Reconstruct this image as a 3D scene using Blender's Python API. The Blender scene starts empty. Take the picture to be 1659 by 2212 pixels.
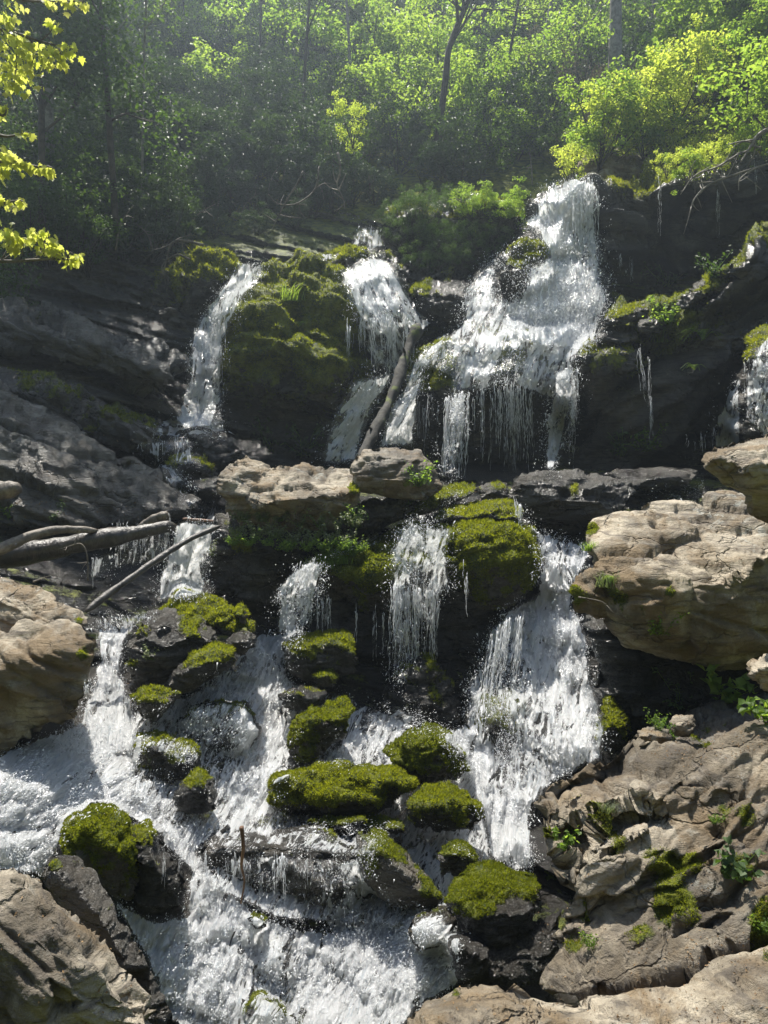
import bpy, math, random
import numpy as np
from mathutils import Vector, Matrix
from mathutils.bvhtree import BVHTree
from mathutils.geometry import delaunay_2d_cdt

# ------------------------------------------------------------------ camera, sky, sun, exposure
SC = bpy.context.scene
COL = SC.collection
CAMZ = 3.8                       # eye height over the lowest stream level
PITCH = math.atan((1106 - 970) / 1598.0)
cam_data = bpy.data.cameras.new('camera')
cam = bpy.data.objects.new('camera', cam_data)
COL.objects.link(cam)
cam.location = (0, 0, CAMZ)
cam.rotation_euler = (math.radians(90) - PITCH, 0, 0)
cam_data.sensor_fit = 'VERTICAL'
cam_data.sensor_height = 36.0
cam_data.lens = 36.0 * 1598.0 / 2212.0
cam_data.clip_start = 0.05
cam_data.clip_end = 2000
SC.camera = cam

SUN_EL = math.radians(66)
SUN_AZ = math.radians(-24)        # measured from straight ahead (+Y), negative = to the left
S_DIR = Vector((math.sin(SUN_AZ) * math.cos(SUN_EL), math.cos(SUN_AZ) * math.cos(SUN_EL), math.sin(SUN_EL)))
w = bpy.data.worlds.new('World')
SC.world = w
w.use_nodes = True
nt = w.node_tree
sky = nt.nodes.new('ShaderNodeTexSky')
sky.sky_type = 'NISHITA'
sky.sun_disc = False
sky.sun_elevation = SUN_EL
sky.sun_rotation = SUN_AZ
nt.links.new(sky.outputs[0], nt.nodes['Background'].inputs[0])
nt.nodes['Background'].inputs[1].default_value = 0.075
sd = bpy.data.lights.new('sun', 'SUN')
sd.energy = 5.0
sd.angle = math.radians(0.5)
sd.color = (1.0, 0.95, 0.86)
sun = bpy.data.objects.new('sun', sd)
COL.objects.link(sun)
sun.rotation_euler = S_DIR.to_track_quat('Z', 'Y').to_euler()
sun.location = (0, 0, 60)
SC.view_settings.view_transform = 'Standard'
SC.view_settings.look = 'None'
SC.view_settings.exposure = 1.22
SC.view_settings.gamma = 1
SC.view_settings.use_curve_mapping = False
SC.render.engine = 'CYCLES'
cy = SC.cycles
cy.use_denoising = True
cy.max_bounces = 6
cy.diffuse_bounces = 4
cy.glossy_bounces = 2
cy.transmission_bounces = 3
cy.transparent_max_bounces = 16
cy.volume_bounces = 0
cy.sample_clamp_indirect = 4
cy.caustics_reflective = False
cy.caustics_refractive = False

# ------------------------------------------------------------------ helpers
F = 1598.0
CP, SP = math.cos(PITCH), math.sin(PITCH)
def P3(x, y, Y):
    """picture point + forward distance in metres -> world point (numpy or scalar)"""
    x = np.asarray(x, float); y = np.asarray(y, float); Y = np.asarray(Y, float)
    u = (x - 829.5) / F; v = -(y - 1106) / F
    dy = CP + v * SP
    dz = -SP + v * CP
    k = Y / dy
    return np.stack([u * k, dy * k, CAMZ + dz * k], -1)
def W2(p):
    """world points -> picture points"""
    p = np.asarray(p, float)
    X, Yw, Z = p[..., 0], p[..., 1], p[..., 2] - CAMZ
    d = Yw * CP - Z * SP
    vv = Yw * SP + Z * CP
    return 829.5 + F * X / d, 1106 - F * vv / d

def _hash(ix, iy, iz, seed):
    n = (ix * 374761393 + iy * 668265263 + iz * 1274126177 + seed * 974711) & 0xFFFFFFFF
    n = ((n ^ (n >> 13)) * 1274126177) & 0xFFFFFFFF
    n = ((n ^ (n >> 16)) * 2246822519) & 0xFFFFFFFF
    return ((n ^ (n >> 15)) & 0xFFFFFF) / float(0xFFFFFF)
def vnoise(p, seed=0):
    p = np.asarray(p, float)
    i = np.floor(p).astype(np.int64); f = p - i
    u = f * f * f * (f * (f * 6 - 15) + 10)
    x, y, z = i[..., 0], i[..., 1], i[..., 2]
    r = 0
    for a in (0, 1):
        wx = u[..., 0] if a else 1 - u[..., 0]
        for b in (0, 1):
            wy = u[..., 1] if b else 1 - u[..., 1]
            for c in (0, 1):
                wz = u[..., 2] if c else 1 - u[..., 2]
                r = r + wx * wy * wz * _hash(x + a, y + b, z + c, seed)
    return r * 2 - 1
def fbm(p, octs=4, seed=0, gain=.5):
    r = 0; a = 1; t = 0; p = np.asarray(p, float)
    for k in range(octs):
        r = r + a * vnoise(p * 2 ** k + k * 17.3, seed + k); t += a; a *= gain
    return r / t
def ridged(p, octs=4, seed=0):
    r = 0; a = 1; t = 0; p = np.asarray(p, float)
    for k in range(octs):
        r = r + a * (1 - 2 * np.abs(vnoise(p * 2 ** k + k * 11.1, seed + k))); t += a; a *= .5
    return r / t
def blocky(p, seed=0):
    """broken-rock relief: nearest random cell, each with its own tilted plane; returns about -1..1"""
    p = np.asarray(p, float)
    i = np.floor(p).astype(np.int64)
    best = np.full(p.shape[:-1], 1e9); val = np.zeros(p.shape[:-1]); sec = np.full(p.shape[:-1], 1e9)
    for a in (-1, 0, 1):
        for b in (-1, 0, 1):
            for c in (-1, 0, 1):
                x, y, z = i[..., 0] + a, i[..., 1] + b, i[..., 2] + c
                q = np.stack([x + _hash(x, y, z, seed), y + _hash(x, y, z, seed + 1), z + _hash(x, y, z, seed + 2)], -1)
                d = p - q
                dd = (d * d).sum(-1)
                g = np.stack([_hash(x, y, z, seed + 3), _hash(x, y, z, seed + 4), _hash(x, y, z, seed + 5)], -1) - .5
                v = (d * g).sum(-1) * 1.6 + (_hash(x, y, z, seed + 6) - .5)
                m = dd < best
                sec = np.where(m, best, np.minimum(sec, dd))
                val = np.where(m, v, val); best = np.where(m, dd, best)
    edge = np.sqrt(sec) - np.sqrt(best)
    return val - .35 * np.clip(1 - edge / .12, 0, 1)
def sstep(a, b, x):
    t = np.clip((x - a) / (b - a), 0, 1)
    return t * t * (3 - 2 * t)

def tag(o, label=None, cat=None, group=None, kind=None):
    if label: o['label'] = label
    if cat: o['category'] = cat
    if group: o['group'] = group
    if kind: o['kind'] = kind
    return o
def mesh_data(name, V, Fc, mat=None, smooth=False, attrs=None):
    V = np.asarray(V, np.float32); Fc = np.asarray(Fc, np.int32)
    me = bpy.data.meshes.new(name)
    n, k = Fc.shape
    me.vertices.add(len(V)); me.vertices.foreach_set('co', V.ravel())
    me.loops.add(n * k); me.loops.foreach_set('vertex_index', Fc.ravel())
    me.polygons.add(n)
    me.polygons.foreach_set('loop_start', np.arange(0, n * k, k, dtype=np.int32))
    me.polygons.foreach_set('loop_total', np.full(n, k, np.int32))
    if smooth: me.polygons.foreach_set('use_smooth', np.ones(n, bool))
    for an, a in (attrs or {}).items():
        a = np.asarray(a, np.float32)
        if a.ndim == 1:
            at = me.attributes.new(an, 'FLOAT', 'POINT'); at.data.foreach_set('value', a)
        else:
            at = me.attributes.new(an, 'FLOAT_VECTOR', 'POINT'); at.data.foreach_set('vector', a.ravel())
    me.update(calc_edges=True)
    if mat: me.materials.append(mat)
    return me
def link(name, me, parent=None, loc=None):
    o = bpy.data.objects.new(name, me); COL.objects.link(o)
    if parent is not None: o.parent = parent
    if loc is not None: o.location = loc
    return o
def empty(name, loc):
    o = bpy.data.objects.new(name, None); COL.objects.link(o); o.location = loc; o.empty_display_size = .2
    return o
def vnormals(V, T):
    a, b, c = V[T[:, 0]], V[T[:, 1]], V[T[:, 2]]
    n = np.cross(b - a, c - a)
    N = np.zeros_like(V)
    for k in range(3): np.add.at(N, T[:, k], n)
    return N / (np.linalg.norm(N, axis=1, keepdims=True) + 1e-12)
def tube(pts, radii, sides=6, rough=0, seed=0):
    """closed tapered tube along pts -> V, quads (ends fanned shut with a ring collapsed)"""
    pts = np.asarray(pts, float); n = len(pts)
    radii = np.broadcast_to(np.asarray(radii, float), (n,)) if np.ndim(radii) else np.full(n, radii)
    t = np.gradient(pts, axis=0); t /= np.linalg.norm(t, axis=1, keepdims=True) + 1e-9
    up = np.array([0, 0, 1.0]) if abs(t[0][2]) < .9 else np.array([1.0, 0, 0])
    V = []
    for i in range(n):
        s = np.cross(t[i], up); s /= np.linalg.norm(s) + 1e-9
        up = np.cross(s, t[i])
        for k in range(sides):
            a = 2 * math.pi * k / sides
            V.append(pts[i] + radii[i] * (math.cos(a) * s + math.sin(a) * up))
    V = np.array(V)
    if rough:
        c = np.repeat(pts, sides, 0); d = V - c
        V = c + d * (1 + rough * fbm(V * (.5 / max(radii.max(), .01)), 3, seed))[:, None]
    Q = [(i * sides + k, i * sides + (k + 1) % sides, (i + 1) * sides + (k + 1) % sides, (i + 1) * sides + k) for i in range(n - 1) for k in range(sides)]
    V = np.vstack([V, pts[:1], pts[-1:]]); a0, a1 = len(V) - 2, len(V) - 1
    for k in range(0, sides, 1):
        Q.append((a0, (k + 1) % sides, k, a0)); Q.append((a1, (n - 1) * sides + k, (n - 1) * sides + (k + 1) % sides, a1))
    T = []
    for q in Q:
        if q[0] == q[3]: T.append(q[:3])
        else: T.append((q[0], q[1], q[2])); T.append((q[0], q[2], q[3]))
    return V, np.array(T)
def merge(parts):
    Vs, Ts, o = [], [], 0
    for V, T in parts:
        Vs.append(V); Ts.append(np.asarray(T) + o); o += len(V)
    return np.vstack(Vs), np.vstack(Ts)
def spline(pts, n):
    p = np.asarray(pts, float); m = len(p)
    if m < 3:
        return p[0] + (p[-1] - p[0]) * np.linspace(0, 1, n)[:, None]
    q = np.vstack([2 * p[0] - p[1], p, 2 * p[-1] - p[-2]])
    t = np.linspace(0, m - 1 - 1e-6, n); i = t.astype(int); f = (t - i)[:, None]
    a, b, c, d = q[i], q[i + 1], q[i + 2], q[i + 3]
    return .5 * (2 * b + (c - a) * f + (2 * a - 5 * b + 4 * c - d) * f ** 2 + (3 * b - a - 3 * c + d) * f ** 3)
def in_poly(x, y, poly):
    r = np.zeros(x.shape, bool); n = len(poly)
    for i in range(n):
        x0, y0 = poly[i][:2]; x1, y1 = poly[(i + 1) % n][:2]
        if y0 == y1: continue
        c = ((y0 > y) != (y1 > y)) & (x < (x1 - x0) * (y - y0) / (y1 - y0) + x0)
        r ^= c
    return r
def d_poly(x, y, poly):
    d = np.full(x.shape, 1e9); n = len(poly)
    for i in range(n):
        x0, y0 = poly[i][:2]; x1, y1 = poly[(i + 1) % n][:2]
        ex, ey = x1 - x0, y1 - y0; L = ex * ex + ey * ey + 1e-9
        t = np.clip(((x - x0) * ex + (y - y0) * ey) / L, 0, 1)
        d = np.minimum(d, np.hypot(x - x0 - t * ex, y - y0 - t * ey))
    return d

# ------------------------------------------------------------------ materials
def new_mat(name):
    m = bpy.data.materials.new(name); m.use_nodes = True
    m.node_tree.nodes.clear()
    return m, m.node_tree
class NT:
    def __init__(s, nt): s.nt = nt
    def n(s, t, **kw):
        x = s.nt.nodes.new(t)
        for k, v in kw.items():
            if k.startswith('i_'):
                x.inputs[k[2:].replace('_', ' ')].default_value = v
            elif k.startswith('n'): 
                x.inputs[int(k[1:])].default_value = v
            else: setattr(x, k, v)
        return x
    def l(s, a, b): s.nt.links.new(a, b)
    def noise(s, vec, scale, detail=4, rough=.6, dist=0):
        x = s.n('ShaderNodeTexNoise'); x.inputs['Scale'].default_value = scale; x.inputs['Detail'].default_value = detail
        x.inputs['Roughness'].default_value = rough; x.inputs['Distortion'].default_value = dist
        if vec is not None: s.l(vec, x.inputs['Vector'])
        return x.outputs['Fac']
    def ramp(s, fac, a, b, lo=0., hi=1.):
        x = s.n('ShaderNodeMapRange'); x.inputs[1].default_value = a; x.inputs[2].default_value = b
        x.inputs[3].default_value = lo; x.inputs[4].default_value = hi
        x.interpolation_type = 'SMOOTHSTEP'
        s.l(fac, x.inputs[0]); return x.outputs[0]
    def math(s, op, a, b=None):
        x = s.n('ShaderNodeMath', operation=op)
        for i, v in enumerate((a, b)):
            if v is None: continue
            if isinstance(v, (int, float)): x.inputs[i].default_value = v
            else: s.l(v, x.inputs[i])
        return x.outputs[0]
    def mix(s, fac, a, b):
        x = s.n('ShaderNodeMix', data_type='RGBA')
        for i, v in ((0, fac), (6, a), (7, b)):
            if isinstance(v, (int, float)): x.inputs[i].default_value = v
            elif isinstance(v, tuple): x.inputs[i].default_value = (*v, 1) if len(v) == 3 else v
            else: s.l(v, x.inputs[i])
        return x.outputs[2]
    def scalev(s, vec, sc, rot=(0, 0, 0)):
        x = s.n('ShaderNodeMapping'); x.inputs['Scale'].default_value = sc; x.inputs['Rotation'].default_value = rot
        s.l(vec, x.inputs['Vector']); return x.outputs[0]
    def attr(s, name): return s.n('ShaderNodeAttribute', attribute_name=name)

def rock_material():
    m, nt_ = new_mat('streaked rock'); g = NT(nt_)
    pos = g.n('ShaderNodeNewGeometry').outputs['Position']
    moss = g.attr('moss').outputs['Fac']; wet = g.attr('wet').outputs['Fac']; tone = g.attr('tone').outputs['Fac']
    n1 = g.noise(pos, 1.3, 5, .6); n2 = g.noise(pos, 9, 6, .7)
    strat = g.noise(g.scalev(pos, (1.2, 1.2, 9), (.35, .25, 0)), 2.2, 6, .65, .6)
    tan = g.mix(g.ramp(n1, .40, .60), (.12, .09, .052), (.48, .405, .29))
    grey = g.mix(g.ramp(n1, .35, .68), (.105, .105, .10), (.20, .19, .175))
    c = g.mix(tone, grey, tan)
    c = g.mix(g.ramp(strat, .48, .64, 0, .75), c, (.10, .08, .06))
    c = g.mix(g.ramp(n2, .52, .75, 0, .5), c, (.36, .33, .28))
    lich = g.math('MULTIPLY', g.ramp(g.noise(pos, 4.5, 5, .75, .8), .54, .60), g.ramp(g.noise(pos, .9, 2), .45, .6))
    c = g.mix(g.math('MULTIPLY', lich, g.math('SUBTRACT', .6, g.math('MULTIPLY', wet, .5))), c, (.42, .43, .38))
    rust = g.ramp(g.noise(pos, 1.7, 6, .7, 1.0), .46, .62, 0, .8)
    c = g.mix(g.math('MULTIPLY', rust, g.math('SUBTRACT', 1, wet)), c, (.19, .12, .045))
    hs = g.n('ShaderNodeHueSaturation'); hs.inputs['Saturation'].default_value = .9
    g.l(c, hs.inputs['Color'])
    g.l(g.ramp(wet, 0, 1, 1, .16), hs.inputs['Value'])
    c = hs.outputs['Color']
    spk = g.noise(pos, 60, 3, .8)
    c = g.mix(g.ramp(spk, .5, .75, 0, .45), c, (.06, .05, .04))
    mn = g.noise(pos, 34, 5, .75); mn2 = g.noise(pos, 5, 4, .6)
    mcol = g.mix(g.ramp(mn2, .35, .65), (.025, .045, .006), (.15, .17, .010))
    mcol = g.mix(g.ramp(mn, .45, .75, 0, .8), mcol, (.22, .21, .02))
    mf = g.ramp(g.math('ADD', moss, g.math('MULTIPLY', g.math('SUBTRACT', g.noise(pos, 11, 5, .7), .5), .9)), .42, .58)
    c = g.mix(mf, c, mcol)
    bs = g.n('ShaderNodeBsdfPrincipled')
    g.l(c, bs.inputs['Base Color'])
    rr = g.ramp(wet, 0, 1, .8, .17)
    rr = g.math('ADD', rr, g.math('MULTIPLY', mf, .5))
    g.l(rr, bs.inputs['Roughness'])
    bs.inputs['Specular IOR Level'].default_value = .5
    h = g.math('ADD', g.math('MULTIPLY', strat, .8), g.math('MULTIPLY', n2, .55))
    h = g.math('ADD', h, g.math('MULTIPLY', g.noise(pos, 45, 4, .7), .25))
    h = g.math('ADD', h, g.math('MULTIPLY', g.math('MULTIPLY', mn, mf), .8))
    vor = g.n('ShaderNodeTexVoronoi', feature='DISTANCE_TO_EDGE'); vor.inputs['Scale'].default_value = 1.7
    wv = g.n('ShaderNodeVectorMath', operation='MULTIPLY_ADD'); nz_ = g.n('ShaderNodeTexNoise'); nz_.inputs['Scale'].default_value = 3.5; nz_.inputs['Detail'].default_value = 5
    g.l(pos, nz_.inputs['Vector']); g.l(nz_.outputs['Color'], wv.inputs[0]); wv.inputs[1].default_value = (.5, .5, .5); g.l(g.scalev(pos, (1, 1, 2.2), (.3, .2, 0)), wv.inputs[2])
    g.l(wv.outputs[0], vor.inputs['Vector'])
    crack = g.math('MAXIMUM', g.ramp(vor.outputs[0], 0, .035, 0, 1), g.ramp(g.noise(pos, 1.1, 3), .46, .54, 0, 1))
    h = g.math('ADD', h, g.math('MULTIPLY', crack, .8))
    h = g.math('ADD', h, g.math('MULTIPLY', g.noise(pos, 22, 6, .8, .3), .6))
    b = g.n('ShaderNodeBump'); b.inputs['Strength'].default_value = 1.; b.inputs['Distance'].default_value = .05
    g.l(h, b.inputs['Height']); g.l(b.outputs[0], bs.inputs['Normal'])
    o = g.n('ShaderNodeOutputMaterial'); g.l(bs.outputs[0], o.inputs[0])
    return m
def leaf_material(name, cols, trans, rough=.45, tw=.5, spec=.5):
    m, nt_ = new_mat(name); g = NT(nt_)
    oi = g.n('ShaderNodeObjectInfo').outputs['Random']
    pos = g.n('ShaderNodeNewGeometry').outputs['Position']
    isl = g.n('ShaderNodeNewGeometry').outputs['Random Per Island']
    f = g.math('ADD', g.math('MULTIPLY', isl, .7), g.math('MULTIPLY', oi, .3))
    c = g.mix(f, cols[0], cols[1])
    t = g.mix(f, trans[0], trans[1])
    bs = g.n('ShaderNodeBsdfPrincipled'); g.l(c, bs.inputs['Base Color']); bs.inputs['Roughness'].default_value = rough
    bs.inputs['Specular IOR Level'].default_value = spec
    tr = g.n('ShaderNodeBsdfTranslucent'); g.l(t, tr.inputs['Color'])
    mx = g.n('ShaderNodeMixShader'); mx.inputs[0].default_value = tw
    g.l(bs.outputs[0], mx.inputs[1]); g.l(tr.outputs[0], mx.inputs[2])
    o = g.n('ShaderNodeOutputMaterial'); g.l(mx.outputs[0], o.inputs[0])
    return m
def bark_material(name, a, b, rough=.85, moss=0.):
    m, nt_ = new_mat(name); g = NT(nt_)
    pos = g.n('ShaderNodeNewGeometry').outputs['Position']
    n1 = g.noise(pos, 6, 6, .7, .5); n2 = g.noise(g.scalev(pos, (30, 30, 6)), 1, 4)
    c = g.mix(g.ramp(n1, .35, .65), a, b)
    if moss: c = g.mix(g.ramp(g.noise(pos, 3, 4, .6), .62 - moss * .3, .70 - moss * .3), c, (.08, .10, .015))
    bs = g.n('ShaderNodeBsdfPrincipled'); g.l(c, bs.inputs['Base Color']); bs.inputs['Roughness'].default_value = rough
    bp = g.n('ShaderNodeBump'); bp.inputs['Strength'].default_value = .7; bp.inputs['Distance'].default_value = .02
    g.l(g.math('ADD', n1, n2), bp.inputs['Height']); g.l(bp.outputs[0], bs.inputs['Normal'])
    o = g.n('ShaderNodeOutputMaterial'); g.l(bs.outputs[0], o.inputs[0])
    return m
def water_material(name, sheen=.10):
    m, nt_ = new_mat(name); g = NT(nt_)
    fl = g.attr('flow').outputs['Vector']; dens = g.attr('dens').outputs['Fac']
    # streaks stretched along the flow + rounder lumps
    s1 = g.noise(g.scalev(fl, (16, 2.2, 1)), 1, 5, .65, .5)
    s2 = g.noise(g.scalev(fl, (11, 3.4, 1)), 1.5, 6, .66, 1.0)
    w1 = g.noise(g.scalev(fl, (7, 2.6, 1)), 1.3, 3, .6, .8)
    web = g.math('SUBTRACT', 1, g.math('MULTIPLY', g.math('ABSOLUTE', g.math('SUBTRACT', w1, .5)), 5))
    s = g.math('ADD', g.math('MULTIPLY', s1, .38), g.math('MULTIPLY', s2, .40))
    s = g.math('ADD', s, g.math('MULTIPLY', web, .22))
    a = g.math('ADD', s, g.math('MULTIPLY', g.math('SUBTRACT', dens, .5), .7))
    al = g.ramp(a, .48, .60)
    fine = g.noise(g.scalev(fl, (60, 14, 1)), 1, 3, .6)
    thick = g.noise(g.scalev(fl, (30, 6, 1)), 1, 5, .75, .8)
    wc = g.mix(g.ramp(thick, .30, .50), (.66, .73, .78), (.96, .97, .98))
    df = g.n('ShaderNodeBsdfDiffuse'); g.l(wc, df.inputs[0])
    tr = g.n('ShaderNodeBsdfTranslucent'); g.l(wc, tr.inputs[0])
    gl = g.n('ShaderNodeBsdfGlossy'); gl.inputs['Roughness'].default_value = .18; gl.inputs[0].default_value = (1, 1, 1, 1)
    m1 = g.n('ShaderNodeMixShader'); m1.inputs[0].default_value = .6; g.l(df.outputs[0], m1.inputs[1]); g.l(tr.outputs[0], m1.inputs[2])
    m2 = g.n('ShaderNodeMixShader'); m2.inputs[0].default_value = .10; g.l(m1.outputs[0], m2.inputs[1]); g.l(gl.outputs[0], m2.inputs[2])
    bp = g.n('ShaderNodeBump'); bp.inputs['Strength'].default_value = 1.; bp.inputs['Distance'].default_value = .06
    g.l(g.math('ADD', s2, g.math('MULTIPLY', fine, .4)), bp.inputs['Height'])
    for x in (df, tr, gl): g.l(bp.outputs[0], x.inputs['Normal'])
    tp = g.n('ShaderNodeBsdfTransparent')
    m3 = g.n('ShaderNodeMixShader')
    g.l(g.ramp(g.math('MULTIPLY', dens, 1.0), .05, .3, 0, sheen), m3.inputs[0]); g.l(tp.outputs[0], m3.inputs[1]); g.l(gl.outputs[0], m3.inputs[2])
    m4 = g.n('ShaderNodeMixShader'); g.l(al, m4.inputs[0]); g.l(m3.outputs[0], m4.inputs[1]); g.l(m2.outputs[0], m4.inputs[2])
    o = g.n('ShaderNodeOutputMaterial'); g.l(m4.outputs[0], o.inputs[0])
    return m
def spray_material():
    m, nt_ = new_mat('white water drops'); g = NT(nt_)
    df = g.n('ShaderNodeBsdfDiffuse'); df.inputs[0].default_value = (.95, .96, .98, 1)
    tr = g.n('ShaderNodeBsdfTranslucent'); tr.inputs[0].default_value = (.96, .97, .98, 1)
    m1 = g.n('ShaderNodeMixShader'); m1.inputs[0].default_value = .5; g.l(df.outputs[0], m1.inputs[1]); g.l(tr.outputs[0], m1.inputs[2])
    o = g.n('ShaderNodeOutputMaterial'); g.l(m1.outputs[0], o.inputs[0])
    return m
M_ROCK = rock_material()
M_MOSS = leaf_material('moss', ((.03, .05, .006), (.13, .14, .012)), ((.12, .17, .01), (.52, .54, .02)), .8, .5, .2)
M_RHODO = leaf_material('glossy dark leaves', ((.012, .024, .012), (.035, .06, .028)), ((.03, .07, .008), (.10, .17, .02)), .66, .25, 1.)
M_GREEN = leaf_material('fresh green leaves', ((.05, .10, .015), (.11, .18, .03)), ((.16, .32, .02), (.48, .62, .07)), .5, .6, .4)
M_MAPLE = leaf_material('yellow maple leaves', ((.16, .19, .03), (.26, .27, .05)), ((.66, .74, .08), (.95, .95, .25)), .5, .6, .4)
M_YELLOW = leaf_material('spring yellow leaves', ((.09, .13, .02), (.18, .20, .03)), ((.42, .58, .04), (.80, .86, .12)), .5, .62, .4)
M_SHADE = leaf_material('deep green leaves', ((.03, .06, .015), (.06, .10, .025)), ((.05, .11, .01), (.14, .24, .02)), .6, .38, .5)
M_DRY = leaf_material('brown dry twigs and leaves', ((.10, .085, .05), (.20, .17, .11)), ((.1, .09, .04), (.2, .16, .08)), .7, .3, .3)
M_LITTER = leaf_material('fallen leaves', ((.10, .055, .025), (.30, .20, .10)), ((.1, .05, .02), (.25, .15, .06)), .7, .2, .3)
M_BARK = bark_material('grey bark', (.06, .05, .04), (.16, .14, .12))
M_DARKBARK = bark_material('dark bark', (.025, .02, .017), (.07, .055, .045))
M_LOG = bark_material('weathered wood', (.08, .065, .05), (.22, .19, .15), .6)
M_WETLOG = bark_material('wet dark wood', (.018, .015, .012), (.06, .05, .04), .35)
M_MOSSLOG = bark_material('mossy wood', (.012, .011, .009), (.05, .045, .036), .85, .25)
M_STICK = bark_material('brown stick bark', (.10, .045, .02), (.25, .13, .06), .5)
M_WATER = water_material('falling white water')
M_SPRAY = spray_material()

# ------------------------------------------------------------------ stream bed, cliff and hillside: one rocky sheet
BX = np.array([-1500, -600, 0, 400, 830, 1240, 1659, 2260, 3200.])
BY = np.array([-1500, -700, 0, 200, 330, 430, 560, 650, 800, 1000, 1060, 1140, 1300, 1500, 1700, 1900, 2212, 2800, 4500.])
BD = np.array([
 [90, 90, 90, 90, 90, 90, 90, 90, 90],
 [50, 62, 60, 60, 60, 60, 60, 60, 50],
 [25, 34, 38, 40, 42, 40, 34, 28, 20],
 [18, 26, 30, 32, 33, 30, 27, 20, 14],
 [13, 20, 24, 26, 26, 24.5, 22, 17, 11],
 [11, 17, 20, 22, 23, 21, 19.5, 15, 10],
 [9.5, 14.5, 17, 18.5, 20.5, 19, 18.5, 14, 9],
 [8.5, 13, 15.5, 17.5, 19, 17.5, 17.5, 13, 8.5],
 [7.5, 11, 13.5, 15.5, 16.5, 16.2, 16, 12, 7.5],
 [6, 8.8, 11.2, 14, 14.8, 14.8, 14, 9.5, 6],
 [5.6, 8, 10.6, 12.6, 12.6, 12.6, 12, 8.5, 5.5],
 [5.3, 7.5, 10.2, 11.2, 11, 11, 9.5, 7.5, 5],
 [5, 7, 8.8, 9.8, 10, 9.6, 8.6, 6.8, 4.8],
 [4.8, 6.2, 7.3, 8.2, 9, 8.4, 7.4, 6, 4.6],
 [4.4, 4.9, 5.45, 6.7, 7.3, 7.2, 6.2, 5.5, 4.5],
 [4.4, 4.7, 4.95, 5.5, 6.1, 6, 5.4, 5, 4.5],
 [4.4, 4.63, 4.63, 4.63, 4.63, 4.63, 4.63, 4.63, 4.4],
 [3.14] * 9, [1.63] * 9])
def bed_depth(x, y):
    lg = np.log(BD)
    ix = np.clip(np.searchsorted(BX, x) - 1, 0, len(BX) - 2); iy = np.clip(np.searchsorted(BY, y) - 1, 0, len(BY) - 2)
    fx = np.clip((x - BX[ix]) / (BX[ix + 1] - BX[ix]), 0, 1); fy = np.clip((y - BY[iy]) / (BY[iy + 1] - BY[iy]), 0, 1)
    return np.exp((lg[iy, ix] * (1 - fx) + lg[iy, ix + 1] * fx) * (1 - fy) + (lg[iy + 1, ix] * (1 - fx) + lg[iy + 1, ix + 1] * fx) * fy)
def make_bed():
    xs = np.concatenate([np.linspace(-1500, -60, 40)[:-1], np.arange(-60, 1720, 4.5), np.linspace(1720, 3200, 40)[1:]])
    ys = np.concatenate([np.linspace(-1500, -40, 40)[:-1], np.arange(-40, 430, 9), np.arange(430, 2240, 4.5), np.linspace(2240, 4500, 30)])
    X, Yp = np.meshgrid(xs, ys)
    D = bed_depth(X, Yp)
    # step the sheet into ledges where the streams come down
    P = P3(X, Yp, D)
    st = P.copy(); st[..., 2] = st[..., 2] + .25 * P[..., 0] + .12 * P[..., 1]
    q = st * np.array([.22, .22, 1.5])
    hill = sstep(470, 380, Yp)
    d = .55 * fbm(P * .45, 4, 3) + .38 * blocky(q, 11) + .16 * blocky(q * 2.6, 21) + .08 * ridged(q * 5, 3, 31)
    amp = np.clip(D / 11, .3, 1.5) * (1 - .5 * hill)
    D2 = D - d * amp
    P = P3(X, Yp, D2)
    ny, nx = X.shape
    idx = np.arange(ny * nx).reshape(ny, nx)
    a, b, c, e = idx[:-1, :-1].ravel(), idx[:-1, 1:].ravel(), idx[1:, 1:].ravel(), idx[1:, :-1].ravel()
    V = P.reshape(-1, 3)
    T = np.vstack([np.stack([a, e, c], 1), np.stack([a, c, b], 1)])
    N = vnormals(V, T)
    x, y = X.ravel(), Yp.ravel()
    moss = .12 + .45 * (N[:, 2] - .5) + .45 * fbm(V * 1.1, 3, 5) + .3 * sstep(1020, 560, y) * sstep(240, 430, x) + .25 * sstep(560, 480, y)
    moss += 1.0 * sstep(470, 380, y)
    wet = np.clip(.95 - .9 * sstep(520, 380, y), 0, 1) - .25 * sstep(480, 250, x) * sstep(1250, 1100, y)
    me = mesh_data('stream_bed', V, T, M_ROCK, False, {'moss': moss, 'wet': wet, 'tone': np.full(len(V), .25)})
    o = link('stream_bed', me); tag(o, 'dark wet rock bed and wooded slope behind all the falls', kind='structure')
    return V, T
SOLID = []; NOWATER = set(); NEAR = {80, 81, 83, 84, 85, 87, 88, 89, 90, 82, 91, 92, 30, 31}; SOLID_W = []
SOLID_ALL = 0                                # everything water and plants are dropped onto
bedV, bedT = make_bed()
SOLID.append((bedV, bedT)); SOLID_W.append((bedV, bedT))
gp = link('ground', mesh_data('ground', [(-400, -400, -.35), (400, -400, -.35), (400, 400, -.35), (-400, 400, -.35)], [(0, 1, 2, 3)], M_ROCK, False,
          {'moss': [.6] * 4, 'wet': [.6] * 4, 'tone': [.2] * 4}))
tag(gp, kind='structure')

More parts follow.
